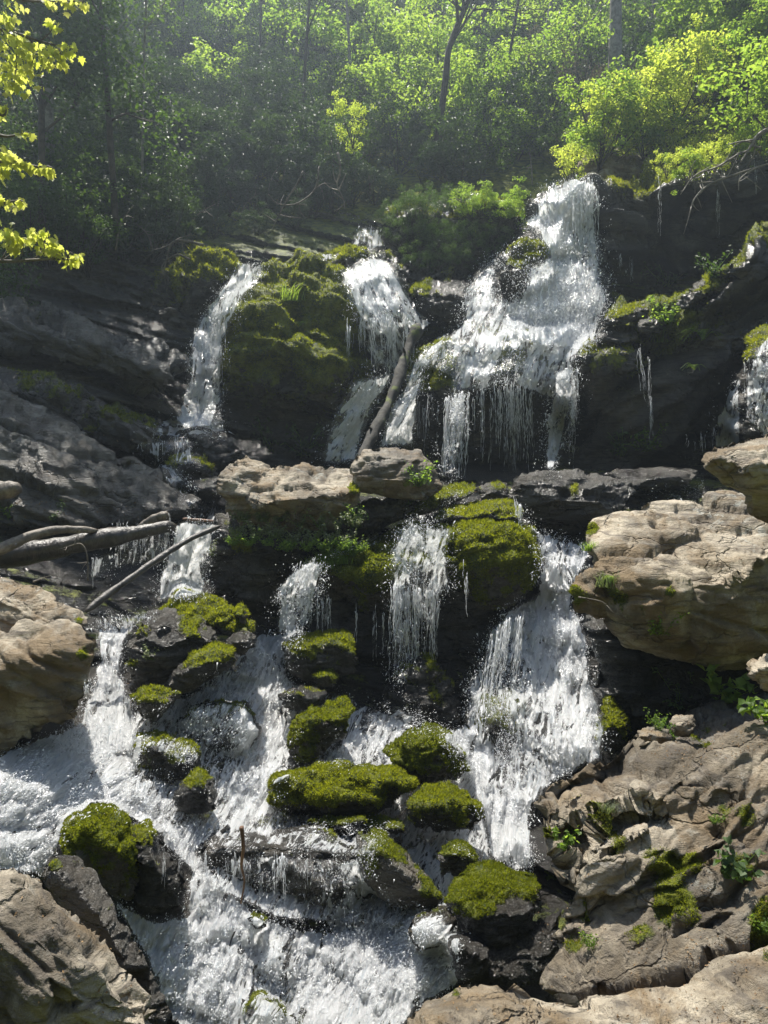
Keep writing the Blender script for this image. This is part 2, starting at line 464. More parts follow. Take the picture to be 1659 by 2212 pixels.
# ------------------------------------------------------------------ rocks: traced outline, creases with their own depth, closed back
def rock(name, label, Y, out, inner=(), th=None, amp=1., bulge=.25, moss=-1., spots=(), wet=0., tone=1., seed=0, L=None,
         strata=(0., 0.), cat='boulder', group=None, smooth=1, kind=None, fuzz=1., blk=1., solid=True, up=.9, rim=True):
    out = [tuple(p) + (0,) * (3 - len(p)) for p in out]; inner = [tuple(p) + (0,) * (3 - len(p)) for p in inner]
    ctrl = out + inner; no = len(out)
    xy = np.array([(p[0], p[1]) for p in out]); area = abs(sum(xy[i - 1][0] * xy[i][1] - xy[i][0] * xy[i - 1][1] for i in range(no))) / 2
    L = L or min(max(math.sqrt(area) / 75, 2.6), 6)
    size = math.sqrt(area) / F * Y
    r = delaunay_2d_cdt([Vector((p[0], p[1])) for p in ctrl], [], [list(range(no))], 1, 1e-4)
    cv = np.array([(v.x, v.y) for v in r[0]]); cd = np.array([ctrl[o[0]][2] if o else 0 for o in r[3]], float); ct = r[2]
    ring = []
    for i in range(no):
        a, b = np.array(out[i]), np.array(out[(i + 1) % no]); n = max(1, int(round(np.hypot(*(b - a)[:2]) / L)))
        for k in range(n): ring.append(a + (b - a) * k / n)
    ring = np.array(ring)
    rg = random.Random(seed + 5); rn = np.random.RandomState(seed + 7)
    # wobble the traced outline a little so that no edge is ruler straight
    wob = fbm(np.stack([ring[:, 0] / 34, ring[:, 1] / 34, np.full(len(ring), seed * 1.7)], -1), 4, seed) * min(6, math.sqrt(area) / 28)
    cx, cyy = xy.mean(0)
    dr = ring[:, :2] - (cx, cyy); dr /= np.linalg.norm(dr, axis=1, keepdims=True) + 1e-6
    ring[:, :2] += dr * wob[:, None]
    gx, gy = np.meshgrid(np.arange(xy[:, 0].min(), xy[:, 0].max(), L), np.arange(xy[:, 1].min(), xy[:, 1].max(), L * .95))
    gx = (gx + rn.uniform(-.3, .3, gx.shape) * L).ravel(); gy = (gy + rn.uniform(-.3, .3, gy.shape) * L).ravel()
    rp = [tuple(p) for p in ring]
    m = in_poly(gx, gy, rp); gx, gy = gx[m], gy[m]
    m = d_poly(gx, gy, rp) > L * .55; gx, gy = gx[m], gy[m]
    pts = [Vector((p[0], p[1])) for p in ring] + [Vector(p) for p in zip(gx.tolist(), gy.tolist())]
    r = delaunay_2d_cdt(pts, [], [list(range(len(ring)))], 1, 1e-5)
    v2 = np.array([(v.x, v.y) for v in r[0]]); T = np.array([t for t in r[2] if len(t) == 3])
    x, y = v2[:, 0], v2[:, 1]
    dep = np.zeros(len(x)); got = np.zeros(len(x), bool)
    for t in ct:
        if len(t) != 3: continue
        (x0, y0), (x1, y1), (x2, y2) = cv[t[0]], cv[t[1]], cv[t[2]]
        det = (y1 - y2) * (x0 - x2) + (x2 - x1) * (y0 - y2)
        if abs(det) < 1e-6: continue
        a = ((y1 - y2) * (x - x2) + (x2 - x1) * (y - y2)) / det; b = ((y2 - y0) * (x - x2) + (x0 - x2) * (y - y2)) / det; c = 1 - a - b
        k = (a >= -.002) & (b >= -.002) & (c >= -.002)
        dep[k] = (a * cd[t[0]] + b * cd[t[1]] + c * cd[t[2]])[k]; got |= k
    if not got.all():
        ng = np.where(~got)[0]
        ox, oy, od = np.array([p[0] for p in out]), np.array([p[1] for p in out]), np.array([p[2] for p in out], float)
        for i in ng: dep[i] = od[np.argmin((ox - x[i]) ** 2 + (oy - y[i]) ** 2)]
    dist = d_poly(x, y, out)
    wdt = max(8, math.sqrt(area) * .22)
    tt = np.clip(dist / wdt, 0, 1)
    dep -= bulge * size * (np.sqrt(1 - (1 - tt) ** 2) - .0)
    # ease the creases a little
    e0 = np.concatenate([T[:, 0], T[:, 1], T[:, 2]]); e1 = np.concatenate([T[:, 1], T[:, 2], T[:, 0]])
    deg = np.bincount(e0, minlength=len(x)) + np.bincount(e1, minlength=len(x)) + 1e-9
    for _ in range(int(smooth * 3)):
        s_ = (np.bincount(e0, dep[e1], len(x)) + np.bincount(e1, dep[e0], len(x))) / deg
        dep = np.where(dist > L, s_, dep)
    V = P3(x, y, Y + dep)
    T = T[:, [0, 2, 1]]
    n0 = len(V)
    ed = {}
    for t in T.tolist():
        for a, b in ((t[0], t[1]), (t[1], t[2]), (t[2], t[0])): ed[(a, b)] = 1
    bd = [(a, b) for (a, b) in ed if (b, a) not in ed]
    bidx = sorted({a for a, b in bd} | {b for a, b in bd}); loc = {v: i for i, v in enumerate(bidx)}
    B = V[bidx]; th = th or size * .9
    bx_, by_ = W2(B); c2x, c2y = bx_.mean(), by_.mean() * .6 + by_.max() * .4; Ym = B[:, 1].mean()
    rings = [B]; ids = [np.array(bidx)]
    for s_, t_ in ((.93, .18), (.78, .55), (.45, .9)):        # the back closes inwards and away
        Rg = P3(c2x + (bx_ - c2x) * s_, c2y + (by_ - c2y) * s_, B[:, 1] * s_ + Ym * (1 - s_) + th * t_)
        ids.append(np.arange(len(B)) + n0); n0 += len(B); rings.append(Rg)
    c = P3(c2x, c2y, Ym + th)
    V = np.vstack([V] + rings[1:] + [c[None]])
    TT = [T]
    A = np.array([loc[a] for a, b in bd]); Bq = np.array([loc[b] for a, b in bd])
    for k in range(3):
        i0, i1 = ids[k], ids[k + 1]
        TT.append(np.stack([i0[Bq], i0[A], i1[A]], 1)); TT.append(np.stack([i0[Bq], i1[A], i1[Bq]], 1))
    TT.append(np.stack([ids[3][Bq], ids[3][A], np.full(len(A), len(V) - 1)], 1))
    nf = len(T); T = np.vstack(TT)
    N = vnormals(V, T)
    # relief: big blocks, layered ledges, fine grit
    q = V.copy(); q[:, 2] += strata[0] * V[:, 0] + strata[1] * V[:, 1]
    s = max(size, .15)
    off = np.array([seed * 3.1, seed * 1.3, seed * 2.2])
    ql = q * np.array([.8, .8, 2.6])
    d = .10 * s * fbm(V / s * 1.6 + off, 3, seed)
    d += blk * .105 * s * blocky(ql / s * 1.5 + off, seed) + blk * .05 * s * blocky(ql / s * 4.2 + off, seed + 50)
    d += .022 * s * ridged(ql / s * 9 + off, 3, seed + 70) * min(1.3, .55 + blk)
    px = Y / F
    cr_ = ridged(q * np.array([1, 1, 1.8]) / s * 2.1 + off, 3, seed + 75)
    d -= blk * .085 * s * sstep(.55, .85, cr_)
    d += .8 * px * ridged(V / (px * 18), 3, seed + 80) + .9 * px * blocky(V / (px * 20), seed + 81)
    x2, y2 = W2(V)
    N1 = N
    mv = moss + up * .55 * (N1[:, 2] - .35) + .34 * fbm(V / max(s, .4) * 3 + off, 3, seed + 90) + .35 * fbm(V / (px * 22) + off, 3, seed + 93) if moss > -1 else np.full(len(V), -.08)
    for sp in spots:
        mv = mv + sp[3] * np.exp(-(((x2 - sp[0]) ** 2 + (y2 - sp[1]) ** 2) / sp[2] ** 2))
    mm = np.clip(mv, 0, 1)
    d += sstep(.3, .8, mm) * (.04 + .09 * fbm(V * 7, 4, seed + 33)) * min(1, s * 1.3)
    dg_ = np.bincount(T.ravel(), minlength=len(V)) * 2.
    sm_ = sum(np.bincount(T[:, i_], d[T[:, j_]], len(V)) for i_ in range(3) for j_ in range(3) if i_ != j_) / dg_
    d = .62 * d + .38 * sm_
    V = V + N * (d * amp)[:, None]
    org = V.mean(0)
    wv = np.clip(wet + .25 * fbm(V * 2, 2, 44), 0, 1) if wet > 0 else np.zeros(len(V))
    me = mesh_data(name, V - org, T, M_ROCK, False, {'moss': mv, 'wet': wv, 'tone': np.full(len(V), float(tone))})
    o = link(name, me, None, tuple(org)); tag(o, label, cat, group, kind)
    if solid:
        SOLID.append((V, T))
        if seed not in NEAR: SOLID_W.append((V, T))
    if moss > -1 or spots:
        Tf = T[:nf]; Nn = vnormals(V, T)
        moss_fuzz(o, V, Tf, Nn, mv, Y, seed, fuzz, org)
    return o
def moss_fuzz(o, V, T, N, mv, Y, seed, k, org, hang=0.):
    rn = np.random.RandomState(seed + 99)
    wgt = sstep(.4, .65, mv[T].mean(1))
    a, b, c = V[T[:, 0]], V[T[:, 1]], V[T[:, 2]]
    ar = np.linalg.norm(np.cross(b - a, c - a), axis=1) / 2
    px = Y / F
    tot = (ar * wgt).sum(); n = int(min(26000, k * tot / (px * px) / 5.0))
    if n < 60: return
    p = ar * wgt / tot
    i = rn.choice(len(T), n, p=p)
    r1, r2 = rn.rand(n, 1), rn.rand(n, 1); f = r1 + r2 > 1; r1 = np.where(f, 1 - r1, r1); r2 = np.where(f, 1 - r2, r2)
    pos = a[i] + (b[i] - a[i]) * r1 + (c[i] - a[i]) * r2
    nn = N[T[i, 0]]
    dr = nn * .8 + rn.normal(0, .5, (n, 3)) + np.array([0, 0, .25]) - np.array([0, 0, 1]) * (hang * sstep(.3, -.2, nn[:, 2]))[:, None]
    dr /= np.linalg.norm(dr, axis=1, keepdims=True)
    ln = px * rn.uniform(2.0, 6.5, (n, 1)) * (1 + .8 * fbm(pos / (px * 18), 2, seed + 5)[:, None]) * (1 + hang * rn.rand(n, 1))
    sd_ = np.cross(dr, rn.normal(0, 1, (n, 3))); sd_ /= np.linalg.norm(sd_, axis=1, keepdims=True) + 1e-9
    wd = px * rn.uniform(.9, 1.7, (n, 1))
    A, B, C = pos - sd_ * wd - nn * px, pos + sd_ * wd - nn * px, pos + dr * ln
    VV = np.stack([A, B, C], 1).reshape(-1, 3) - org
    me = mesh_data('moss', VV, np.arange(3 * n).reshape(n, 3), M_MOSS)
    m_ = link('moss', me, o); m_['kind'] = 'stuff'

# the other bank of the gorge, unseen behind the viewpoint, added to block skylight
def add_unseen_bank():
    xs = np.linspace(-90, 90, 91); ys = np.linspace(-6, -90, 50)
    X, Yg = np.meshgrid(xs, ys); d = -6 - Yg
    Z = -.3 + 26 * sstep(0, 42, d + 3 * fbm(np.stack([X * .08, Yg * .08, X * 0], -1), 3, 8)) + d * .12 + 2.2 * fbm(np.stack([X * .25, Yg * .25, X * 0], -1), 4, 9) * sstep(0, 8, d)
    V = np.stack([X, Yg, Z], -1).reshape(-1, 3); i = np.arange(X.size).reshape(X.shape)
    a, b, c, e = i[:-1, :-1].ravel(), i[:-1, 1:].ravel(), i[1:, 1:].ravel(), i[1:, :-1].ravel()
    T = np.vstack([np.stack([a, b, c], 1), np.stack([a, c, e], 1)])
    o = link('unseen_bank', mesh_data('unseen_bank', V, T, M_ROCK, False, {'moss': np.full(len(V), .8), 'wet': np.full(len(V), .5), 'tone': np.full(len(V), .2)})); tag(o, kind='structure')
add_unseen_bank()

# ---- big forms of the cliff, back to front
rock('cliff_block', 'dark overhanging cliff block beside the crest of the tall fall', 17.0,
     [(1296, 408, 1.5), (1330, 392, 1.7), (1370, 384, 1.8), (1415, 376, 1.9), (1480, 362, 1.6), (1560, 345, 1.2), (1610, 320, .8), (1660, 300, .4), (1800, 250, 0), (1850, 560, 0), (1700, 590, 1.2), (1560, 640, 1.4), (1440, 655, 1.4), (1320, 640, 1.4), (1292, 560, .9), (1280, 470, .9), (1280, 425, 1.1)],
     [(1300, 428, .15), (1360, 412, .1), (1420, 400, .1), (1500, 392, 0), (1600, 370, -.4), (1310, 500, .3), (1400, 480, .25), (1500, 480, .2), (1640, 450, -.2), (1340, 580, 1.0), (1450, 600, 1.1), (1600, 560, .8)],
     th=3, amp=1.3, bulge=.05, moss=0.08, spots=[(1340, 392, 40, .5), (1400, 385, 30, .5), (1470, 370, 60, .3), (1480, 600, 110, .5)], wet=.85, tone=.3, seed=3, blk=1.4, strata=(.1, 0), cat='cliff')
rock('cliff_shelf', 'dark shelf under the leafy bank at the cliff foot', 18.0,
     [(835, 450, .8), (880, 436, .9), (1000, 425, .9), (1120, 440, .9), (1140, 480, .7), (1110, 540, .4), (1060, 585, .2), (980, 600, .2), (900, 592, .2), (842, 570, .4), (830, 500, .5)],
     [(860, 480, .1), (950, 460, 0), (1050, 455, 0), (1100, 490, .1), (950, 540, -.1), (1050, 545, 0), (880, 550, 0)],
     amp=.9, bulge=.1, moss=.25, wet=.8, tone=.4, seed=4, cat='cliff')
rock('cliff_wall', 'mossy dark cliff just beside the leftmost upper fall', 16.6,
     [(338, 600, .6), (380, 560, .9), (430, 540, 1), (480, 542, 1), (520, 570, .8), (505, 640, .4), (460, 690, .3), (430, 760, .3), (405, 860, .2), (330, 850, 0), (300, 760, .2), (310, 660, .4)],
     [(400, 590, .1), (470, 585, 0), (380, 650, -.2), (440, 640, -.1), (370, 740, -.2), (350, 800, -.1)], th=2,
     amp=1.2, bulge=.1, moss=0.27, spots=[(480, 570, 40, .5), (430, 560, 60, .25), (400, 640, 70, .2)], wet=.8, tone=.4, seed=6, strata=(.3, 0), cat='cliff')
rock('mossy_cliff', 'broad cliff bulge covered in hanging green moss between two falls', 15.2,
     [(562, 572, 1.3), (600, 545, 1.6), (640, 531, 1.8), (690, 545, 1.8), (730, 585, 1.5), (760, 612, 1.2), (795, 640, .9), (815, 700, .8), (812, 800, .9), (790, 850, .9), (740, 900, .9), (700, 985, .9), (640, 1010, .8), (560, 985, .8), (490, 930, .8), (476, 860, .7), (480, 780, .6), (478, 700, .6), (500, 655, .7), (535, 620, .9)],
     [(570, 630, .3), (620, 590, .5), (680, 610, .4), (740, 650, .2), (530, 690, -.1), (600, 700, -.35), (680, 700, -.4), (760, 720, .0), (530, 790, -.2), (620, 800, -.5), (700, 810, -.4), (770, 790, .2), (540, 880, .1), (640, 890, -.1), (700, 890, .2), (600, 950, .4)],
     th=2.5, amp=1.3, bulge=.05, moss=1.05, spots=[(570, 650, 60, .5), (640, 560, 70, .5), (630, 990, 90, -.6), (520, 950, 60, -.4)], wet=.8, tone=.4, seed=7, strata=(.35, .3), fuzz=1.3, cat='cliff', up=1.2)
rock('rock_outcrop', 'dark rock with mossy top between the middle and the tall fall', 15.9,
     [(882, 640, .6), (905, 612, .9), (950, 606, 1), (1010, 618, .9), (1040, 660, .6), (1030, 705, .4), (985, 718, .3), (940, 706, .3), (905, 680, .3)],
     [(900, 632, .1), (960, 630, 0), (1005, 645, .1), (960, 670, -.1)], moss=.05, spots=[(890, 618, 40, .6), (960, 690, 40, .3)], wet=.9, tone=.3, seed=8)
rock('rock_outcrop', 'wet stepped rock with yellow moss standing in the tall fall', 15.8,
     [(1079, 615, .4), (1082, 570, .5), (1105, 535, .8), (1150, 518, 1), (1195, 530, .9), (1215, 570, .7), (1200, 612, .5), (1150, 632, .4), (1105, 632, .4)],
     [(1095, 565, .05), (1150, 545, .0), (1185, 570, .1), (1130, 585, -.15), (1150, 610, -.1)], moss=.2, spots=[(1150, 530, 40, .5), (1092, 600, 16, .4)], wet=.8, tone=.4, seed=9, blk=1.6)
rock('rock_outcrop', 'smooth dark hump of rock under the tall fall near its crest', 16.9,
     [(1112, 535, .3), (1125, 505, .5), (1155, 488, .7), (1185, 484, .8), (1225, 500, .6), (1240, 540, .4), (1180, 552, .2)], [(1150, 512, -.1), (1190, 520, -.1)], moss=-.3, wet=.95, tone=.2, seed=10)
rock('rock_dome', 'domed wet rock under the widest curtain of the tall fall', 14.3,
     [(1090, 690, 1.6), (1160, 672, 1.8), (1230, 672, 1.7), (1280, 700, 1.4), (1300, 760, 1.1), (1275, 840, 1.1), (1270, 930, 1.1), (1260, 1015, 1.2), (1100, 1035, 1.2), (960, 1030, 1.2), (880, 1000, 1.1), (862, 930, .9), (880, 860, .7), (905, 800, .8), (950, 745, 1), (1020, 705, 1.3)],
     [(960, 780, .1), (1040, 740, .3), (1130, 715, .6), (1220, 720, .5), (940, 845, -.2), (1020, 820, -.35), (1110, 790, -.3), (1200, 780, -.1), (1270, 800, .4), (1000, 855, -.2), (1080, 850, -.25), (1180, 850, -.15), (940, 880, .3), (1050, 890, .5), (1180, 900, .5), (1000, 980, .9), (1150, 980, .9)],
     th=2.5, amp=.9, bulge=.04, moss=0.3, spots=[(940, 800, 50, .5), (1080, 810, 30, .5), (1115, 770, 22, .6), (975, 830, 60, .3), (1100, 960, 150, -.6), (1000, 740, 50, -.5)], wet=.85, tone=.4, seed=12, blk=.7, cat='cliff')
rock('cliff_ledge', 'long dark cliff with stepped mossy rim beside the tall fall', 13.7,
     [(1238, 775, .8), (1262, 735, 1.1), (1290, 705, 1.3), (1300, 676, 1.5), (1340, 640, 1.6), (1400, 632, 1.5), (1450, 640, 1.3), (1490, 615, 1.2), (1525, 590, 1.2), (1550, 560, 1.2), (1600, 535, 1.1), (1660, 517, 1), (1850, 470, .6), (1900, 1050, .4), (1660, 1040, .9), (1500, 1035, 1), (1350, 1035, 1), (1245, 1030, 1), (1232, 950, .9), (1230, 860, .8)],
     [(1255, 782, .2), (1300, 745, .2), (1320, 715, .3), (1350, 690, .4), (1380, 665, .4), (1450, 665, .1), (1500, 645, 0), (1560, 600, 0), (1640, 575, -.1), (1370, 700, .0), (1380, 770, -.05), (1300, 800, -.2), (1370, 810, -.15), (1280, 900, 0), (1380, 900, .0), (1460, 760, -.2), (1560, 750, -.2), (1660, 720, -.4), (1460, 880, .1), (1560, 880, .1), (1380, 1000, .6), (1560, 980, .6), (1300, 980, .6)],
     th=3, amp=1.15, bulge=.03, moss=0.22, spots=[(1300, 735, 24, .45), (1350, 672, 30, .55), (1400, 652, 24, .45), (1460, 655, 26, .45), (1540, 592, 30, .6), (1600, 560, 28, .55), (1650, 540, 30, .5), (1480, 700, 30, .3), (1325, 665, 45, .5), (1500, 610, 30, .5), (1555, 575, 35, .6), (1340, 760, 40, .4), (1258, 800, 25, .6), (1460, 710, 45, .35), (1400, 960, 150, .25), (1380, 820, 70, .25), (1300, 880, 50, .2), (1560, 820, 90, .2)], wet=.9, tone=.35, seed=13, strata=(-.6, .2), blk=1.5, cat='cliff')
rock('boulder', 'rounded boulder with a veil of water beyond the tan overhang', 11.6,
     [(1598, 820, .5), (1605, 760, .6), (1625, 720, .8), (1659, 702, 1), (1740, 690, 1), (1800, 800, .6), (1790, 1000, .5), (1650, 990, .5), (1600, 950, .5), (1596, 880, .4)],
     [(1625, 775, .0), (1670, 750, .1), (1640, 850, -.2), (1700, 850, -.3), (1640, 930, .0)], moss=.2, spots=[(1608, 770, 25, .4), (1640, 930, 50, .2)], wet=.8, tone=.6, seed=14)
rock('cliff_step', 'sloping steps of wet rock carrying the tall fall', 15.6,
     [(1130, 462, 2.0), (1160, 420, 2.4), (1190, 398, 2.7), (1235, 386, 2.8), (1290, 396, 2.7), (1302, 480, 2.1), (1312, 580, 1.3), (1328, 650, .7), (1310, 725, .3), (1150, 735, .3), (990, 730, .3), (982, 650, .8), (1030, 590, 1.2), (1080, 550, 1.6), (1140, 520, 1.9)],
     [(1220, 440, 2.2), (1225, 520, 1.6), (1210, 590, .95), (1200, 660, .35), (1100, 640, .6), (1060, 680, .2)], th=2, amp=.6, bulge=.02, moss=-.2, wet=.95, tone=.3, seed=18, cat='cliff')
# upper small rocks by the middle fall
rock('rock_outcrop', 'flat slate ledge at the top of the middle fall', 16.8,
     [(740, 560, .6), (780, 545, .8), (840, 548, .9), (900, 560, .8), (985, 575, .7), (1000, 600, .4), (900, 612, .2), (800, 610, .2), (742, 592, .3)], [(780, 575, 0), (870, 580, -.1), (950, 590, 0)], moss=.05, wet=.9, tone=.3, seed=15, blk=1.5)
rock('rock_outcrop', 'moss covered hump beside the top of the middle fall', 16.6,
     [(690, 560, .4), (720, 535, .6), (760, 530, .7), (790, 545, .6), (795, 570, .4), (760, 582, .2), (715, 580, .2)], [(740, 555, -.1)], moss=.5, wet=.6, tone=.3, seed=16)
rock('rock_outcrop', 'wet sloping apron of rock under the middle fall', 15.6,
     [(735, 590, .9), (790, 575, 1.2), (850, 580, 1.2), (885, 640, .9), (925, 690, .6), (930, 720, .4), (880, 740, .3), (860, 820, .5), (800, 850, .6), (770, 780, .5), (770, 680, .5), (750, 630, .6)],
     [(790, 625, .3), (850, 640, .3), (880, 690, .0), (820, 700, -.1), (820, 780, .0)], th=1.5, moss=-.1, spots=[(770, 640, 30, .5)], wet=.95, tone=.2, seed=17, blk=.8)
# left slabs
SL = dict(cat='rock slab', th=1.5)
rock('rock_slab', 'tilted dark slate slab with wet sheen, topmost on the shaded bank', 13.2,
     [(-80, 640, .8), (20, 640, .9), (110, 660, .9), (180, 690, .9), (260, 720, 1), (340, 745, 1), (392, 778, .9), (388, 815, .6), (340, 858, .4), (280, 845, .3), (190, 805, .2), (90, 770, .1), (0, 745, 0), (-80, 725, 0)],
     [(0, 690, .2), (100, 710, .2), (200, 745, .2), (300, 780, .2), (350, 810, .2)], amp=.8, bulge=.08, moss=-.2, spots=[(60, 700, 70, .3)], wet=.7, tone=.15, seed=20, strata=(.5, .2), blk=1.2, **SL)
rock('rock_slab', 'mid slate slab with mossy hollow below it on the shaded bank', 12.2,
     [(-80, 790, .6), (40, 800, .7), (110, 808, .8), (190, 845, .9), (280, 880, 1), (350, 898, 1), (372, 925, .8), (330, 965, .5), (270, 975, .3), (190, 940, .2), (110, 905, .1), (30, 880, 0), (-80, 860, 0)],
     [(30, 840, .1), (130, 850, .2), (230, 890, .3), (310, 920, .4)], amp=.8, bulge=.08, moss=.0, spots=[(200, 920, 80, .35), (120, 830, 60, .2)], wet=.7, tone=.15, seed=21, strata=(.5, .2), blk=1.2, **SL)
rock('rock_slab', 'great grey slab with lichen spots sloping down to the fallen logs', 10.4,
     [(-120, 830, 1.2), (0, 826, 1.4), (60, 862, 1.4), (140, 905, 1.3), (220, 960, 1.2), (310, 1000, 1.1), (400, 1052, .9), (432, 1080, .7), (425, 1102, .5), (350, 1112, .3), (300, 1130, .1), (200, 1135, .0), (100, 1130, -.1), (0, 1120, -.1), (-120, 1120, -.1)],
     [(0, 900, .8), (100, 950, .8), (200, 1000, .7), (300, 1045, .6), (0, 1000, .35), (120, 1030, .35), (230, 1060, .3), (330, 1085, .3), (40, 1075, .0)], amp=.75, bulge=.06, moss=-.35, spots=[(160, 1100, 70, .3)], wet=.62, tone=.4, seed=22, strata=(.45, .2), blk=1.1, **SL)
rock('rock_slab', 'thin wet ledge spilling the leftmost fall above the small pool', 12.9,
     [(290, 948, .2), (330, 932, .5), (400, 925, .7), (480, 935, .7), (560, 950, .6), (590, 985, .4), (560, 1010, .2), (480, 1008, .1), (400, 1000, .1), (330, 990, .1), (296, 972, .1)],
     [(340, 950, .0), (430, 948, 0), (520, 965, 0)], amp=.8, moss=-.1, wet=.95, tone=.2, seed=23, blk=1.2, **SL)
rock('boulder', 'small round mossy boulder in front of the thin wet ledge', 12.0,
     [(360, 1005, .2), (375, 985, .4), (410, 977, .5), (450, 985, .4), (475, 1010, .2), (470, 1045, 0), (410, 1055, 0), (370, 1035, 0)], [(415, 1000, -.2)], moss=.25, wet=.8, tone=.3, seed=24)
rock('boulder', 'dark small boulder against the pale split boulder over the pool', 11.5,
     [(400, 1050, .1), (420, 1030, .3), (475, 1025, .3), (490, 1070, .1), (470, 1090, 0), (420, 1080, 0)], [(445, 1050, -.2)], moss=-.1, wet=.8, tone=.2, seed=25)
AB = dict(amp=.8, bulge=.08, wet=.75, tone=.45, cat='rock outcrop', blk=1.3, smooth=.2)
rock('rock_outcrop', 'lowest angular block of the stepped cliff rim beside the dome', 13.3, [(1243, 778, 0), (1262, 748, .3), (1300, 735, .5), (1375, 738, .5), (1384, 765, .1), (1370, 800, 0), (1290, 806, 0), (1250, 800, 0)], [(1290, 765, .0), (1350, 762, .05)], moss=.05, spots=[(1270, 760, 24, .5), (1340, 742, 30, .35)], seed=110, **AB)
rock('rock_outcrop', 'middle angular block of the stepped cliff rim', 13.45, [(1283, 735, 0), (1296, 712, .3), (1330, 702, .5), (1370, 706, .5), (1378, 728, .1), (1340, 742, 0)], [(1320, 722, .0)], moss=-.1, seed=111, **AB)
rock('rock_outcrop', 'upper tilted block of the stepped cliff rim with orange-brown top', 13.6, [(1298, 704, 0), (1312, 678, .3), (1360, 655, .6), (1405, 645, .6), (1420, 668, .2), (1385, 695, 0), (1340, 704, 0)], [(1335, 685, .0), (1380, 670, .05)], moss=.1, spots=[(1340, 668, 24, .4)], seed=112, **AB)
rock('rock_outcrop', 'small wet block right of the stepped cliff rim where the thin trickle starts', 13.4, [(1372, 700, 0), (1390, 680, .3), (1430, 672, .4), (1440, 695, .1), (1425, 722, 0), (1385, 722, 0)], [(1405, 700, .0)], moss=-.1, seed=113, **AB)
rock('rock_outcrop', 'long broken block along the rising mossy cliff rim', 13.2, [(1455, 660, 0), (1490, 620, .3), (1530, 590, .5), (1575, 575, .6), (1600, 590, .3), (1585, 622, 0), (1520, 640, 0), (1480, 668, 0)], [(1505, 635, .0), (1560, 605, .05)], moss=.1, spots=[(1540, 592, 30, .5)], seed=114, **AB)
rock('rock_outcrop', 'topmost block of the rising mossy cliff rim at the frame edge', 12.9, [(1570, 590, 0), (1590, 550, .3), (1630, 528, .5), (1700, 510, .6), (1720, 560, .2), (1650, 600, 0), (1600, 612, 0)], [(1620, 570, .0), (1670, 550, .05)], moss=.05, spots=[(1600, 552, 22, .5)], seed=115, **AB)
rock('rock_outcrop', 'jutting dark block halfway down the cliff ledge face', 13.2, [(1500, 720, 0), (1520, 695, .3), (1600, 680, .4), (1690, 690, .4), (1690, 760, 0), (1600, 770, 0), (1520, 760, 0)], [(1550, 720, .0), (1630, 715, .0)], moss=.1, seed=116, **AB)
# ---- middle ground
rock('boulder', 'pale split boulder with sharp ridge above the flowering plants', 9.3,
     [(475, 1020, .2), (498, 990, .4), (530, 976, .6), (570, 990, .7), (600, 1002, .7), (640, 997, .9), (700, 1014, .9), (745, 1022, .8), (775, 1040, .6), (778, 1078, .2), (760, 1110, .1), (700, 1135, .1), (600, 1150, .0), (520, 1135, 0), (490, 1110, 0), (476, 1065, 0)],
     [(520, 1010, .1), (505, 1045, -.1), (527, 1072, -.25), (575, 1020, .35), (560, 1040, .2), (640, 1030, .35), (700, 1045, .2), (550, 1093, -.3), (600, 1080, -.3), (660, 1075, -.25), (775, 1062, .1), (720, 1068, -.1), (610, 1120, -.15), (700, 1105, -.1)],
     th=1.3, amp=.55, bulge=.06, moss=-1, spots=[(765, 1055, 18, 0.90), (700, 1090, 12, 0.60)], tone=.85, seed=30, strata=(.15, .1), blk=1.1, smooth=.3)
rock('boulder', 'grey blocky boulder against the foot of the leaning log', 9.6,
     [(762, 1000, .1), (785, 968, .4), (850, 966, .6), (905, 976, .6), (930, 997, .5), (952, 1040, .3), (955, 1056, .2), (900, 1085, 0), (830, 1075, 0), (770, 1060, 0), (757, 1020, 0)],
     [(790, 985, .0), (850, 985, .1), (898, 992, .1), (800, 1030, -.15), (870, 1040, -.1), (930, 1030, .1)], th=1, amp=.5, bulge=.08, moss=-1, spots=[(880, 1045, 20, 0.65)], wet=.25, tone=.7, seed=31, smooth=.3)
rock('boulder', 'black shaded rock wall under the pale split boulder', 9.7,
     [(470, 1120, .2), (560, 1130, .2), (700, 1125, .3), (790, 1080, .3), (900, 1060, .4), (885, 1110, .2), (820, 1150, .1), (700, 1185, 0), (660, 1215, 0), (600, 1290, 0), (540, 1320, 0), (450, 1295, 0), (455, 1200, 0)],
     [(560, 1200, -.2), (650, 1160, -.2), (760, 1130, -.1), (520, 1260, -.1)], th=1.2, amp=.9, moss=-.1, spots=[(520, 1170, 60, .4)], wet=.8, tone=.2, seed=32)
rock('boulder', 'long dark boulder with pale top edge at the foot of the main curtain', 10.4,
     [(1093, 1050, .2), (1105, 1028, .4), (1130, 1017, .6), (1210, 1018, .7), (1290, 1026, .7), (1354, 1042, .6), (1372, 1062, .3), (1354, 1092, .1), (1325, 1122, 0), (1250, 1133, 0), (1180, 1128, 0), (1130, 1105, 0), (1097, 1080, 0)],
     [(1115, 1040, .0), (1200, 1035, .05), (1300, 1045, .05), (1200, 1080, -.2), (1300, 1085, -.2)], th=1.2, amp=.6, bulge=.1, moss=-.35, spots=[(1103, 1060, 22, .9), (1240, 1060, 16, .5)], wet=.75, tone=.25, seed=33, smooth=.4)
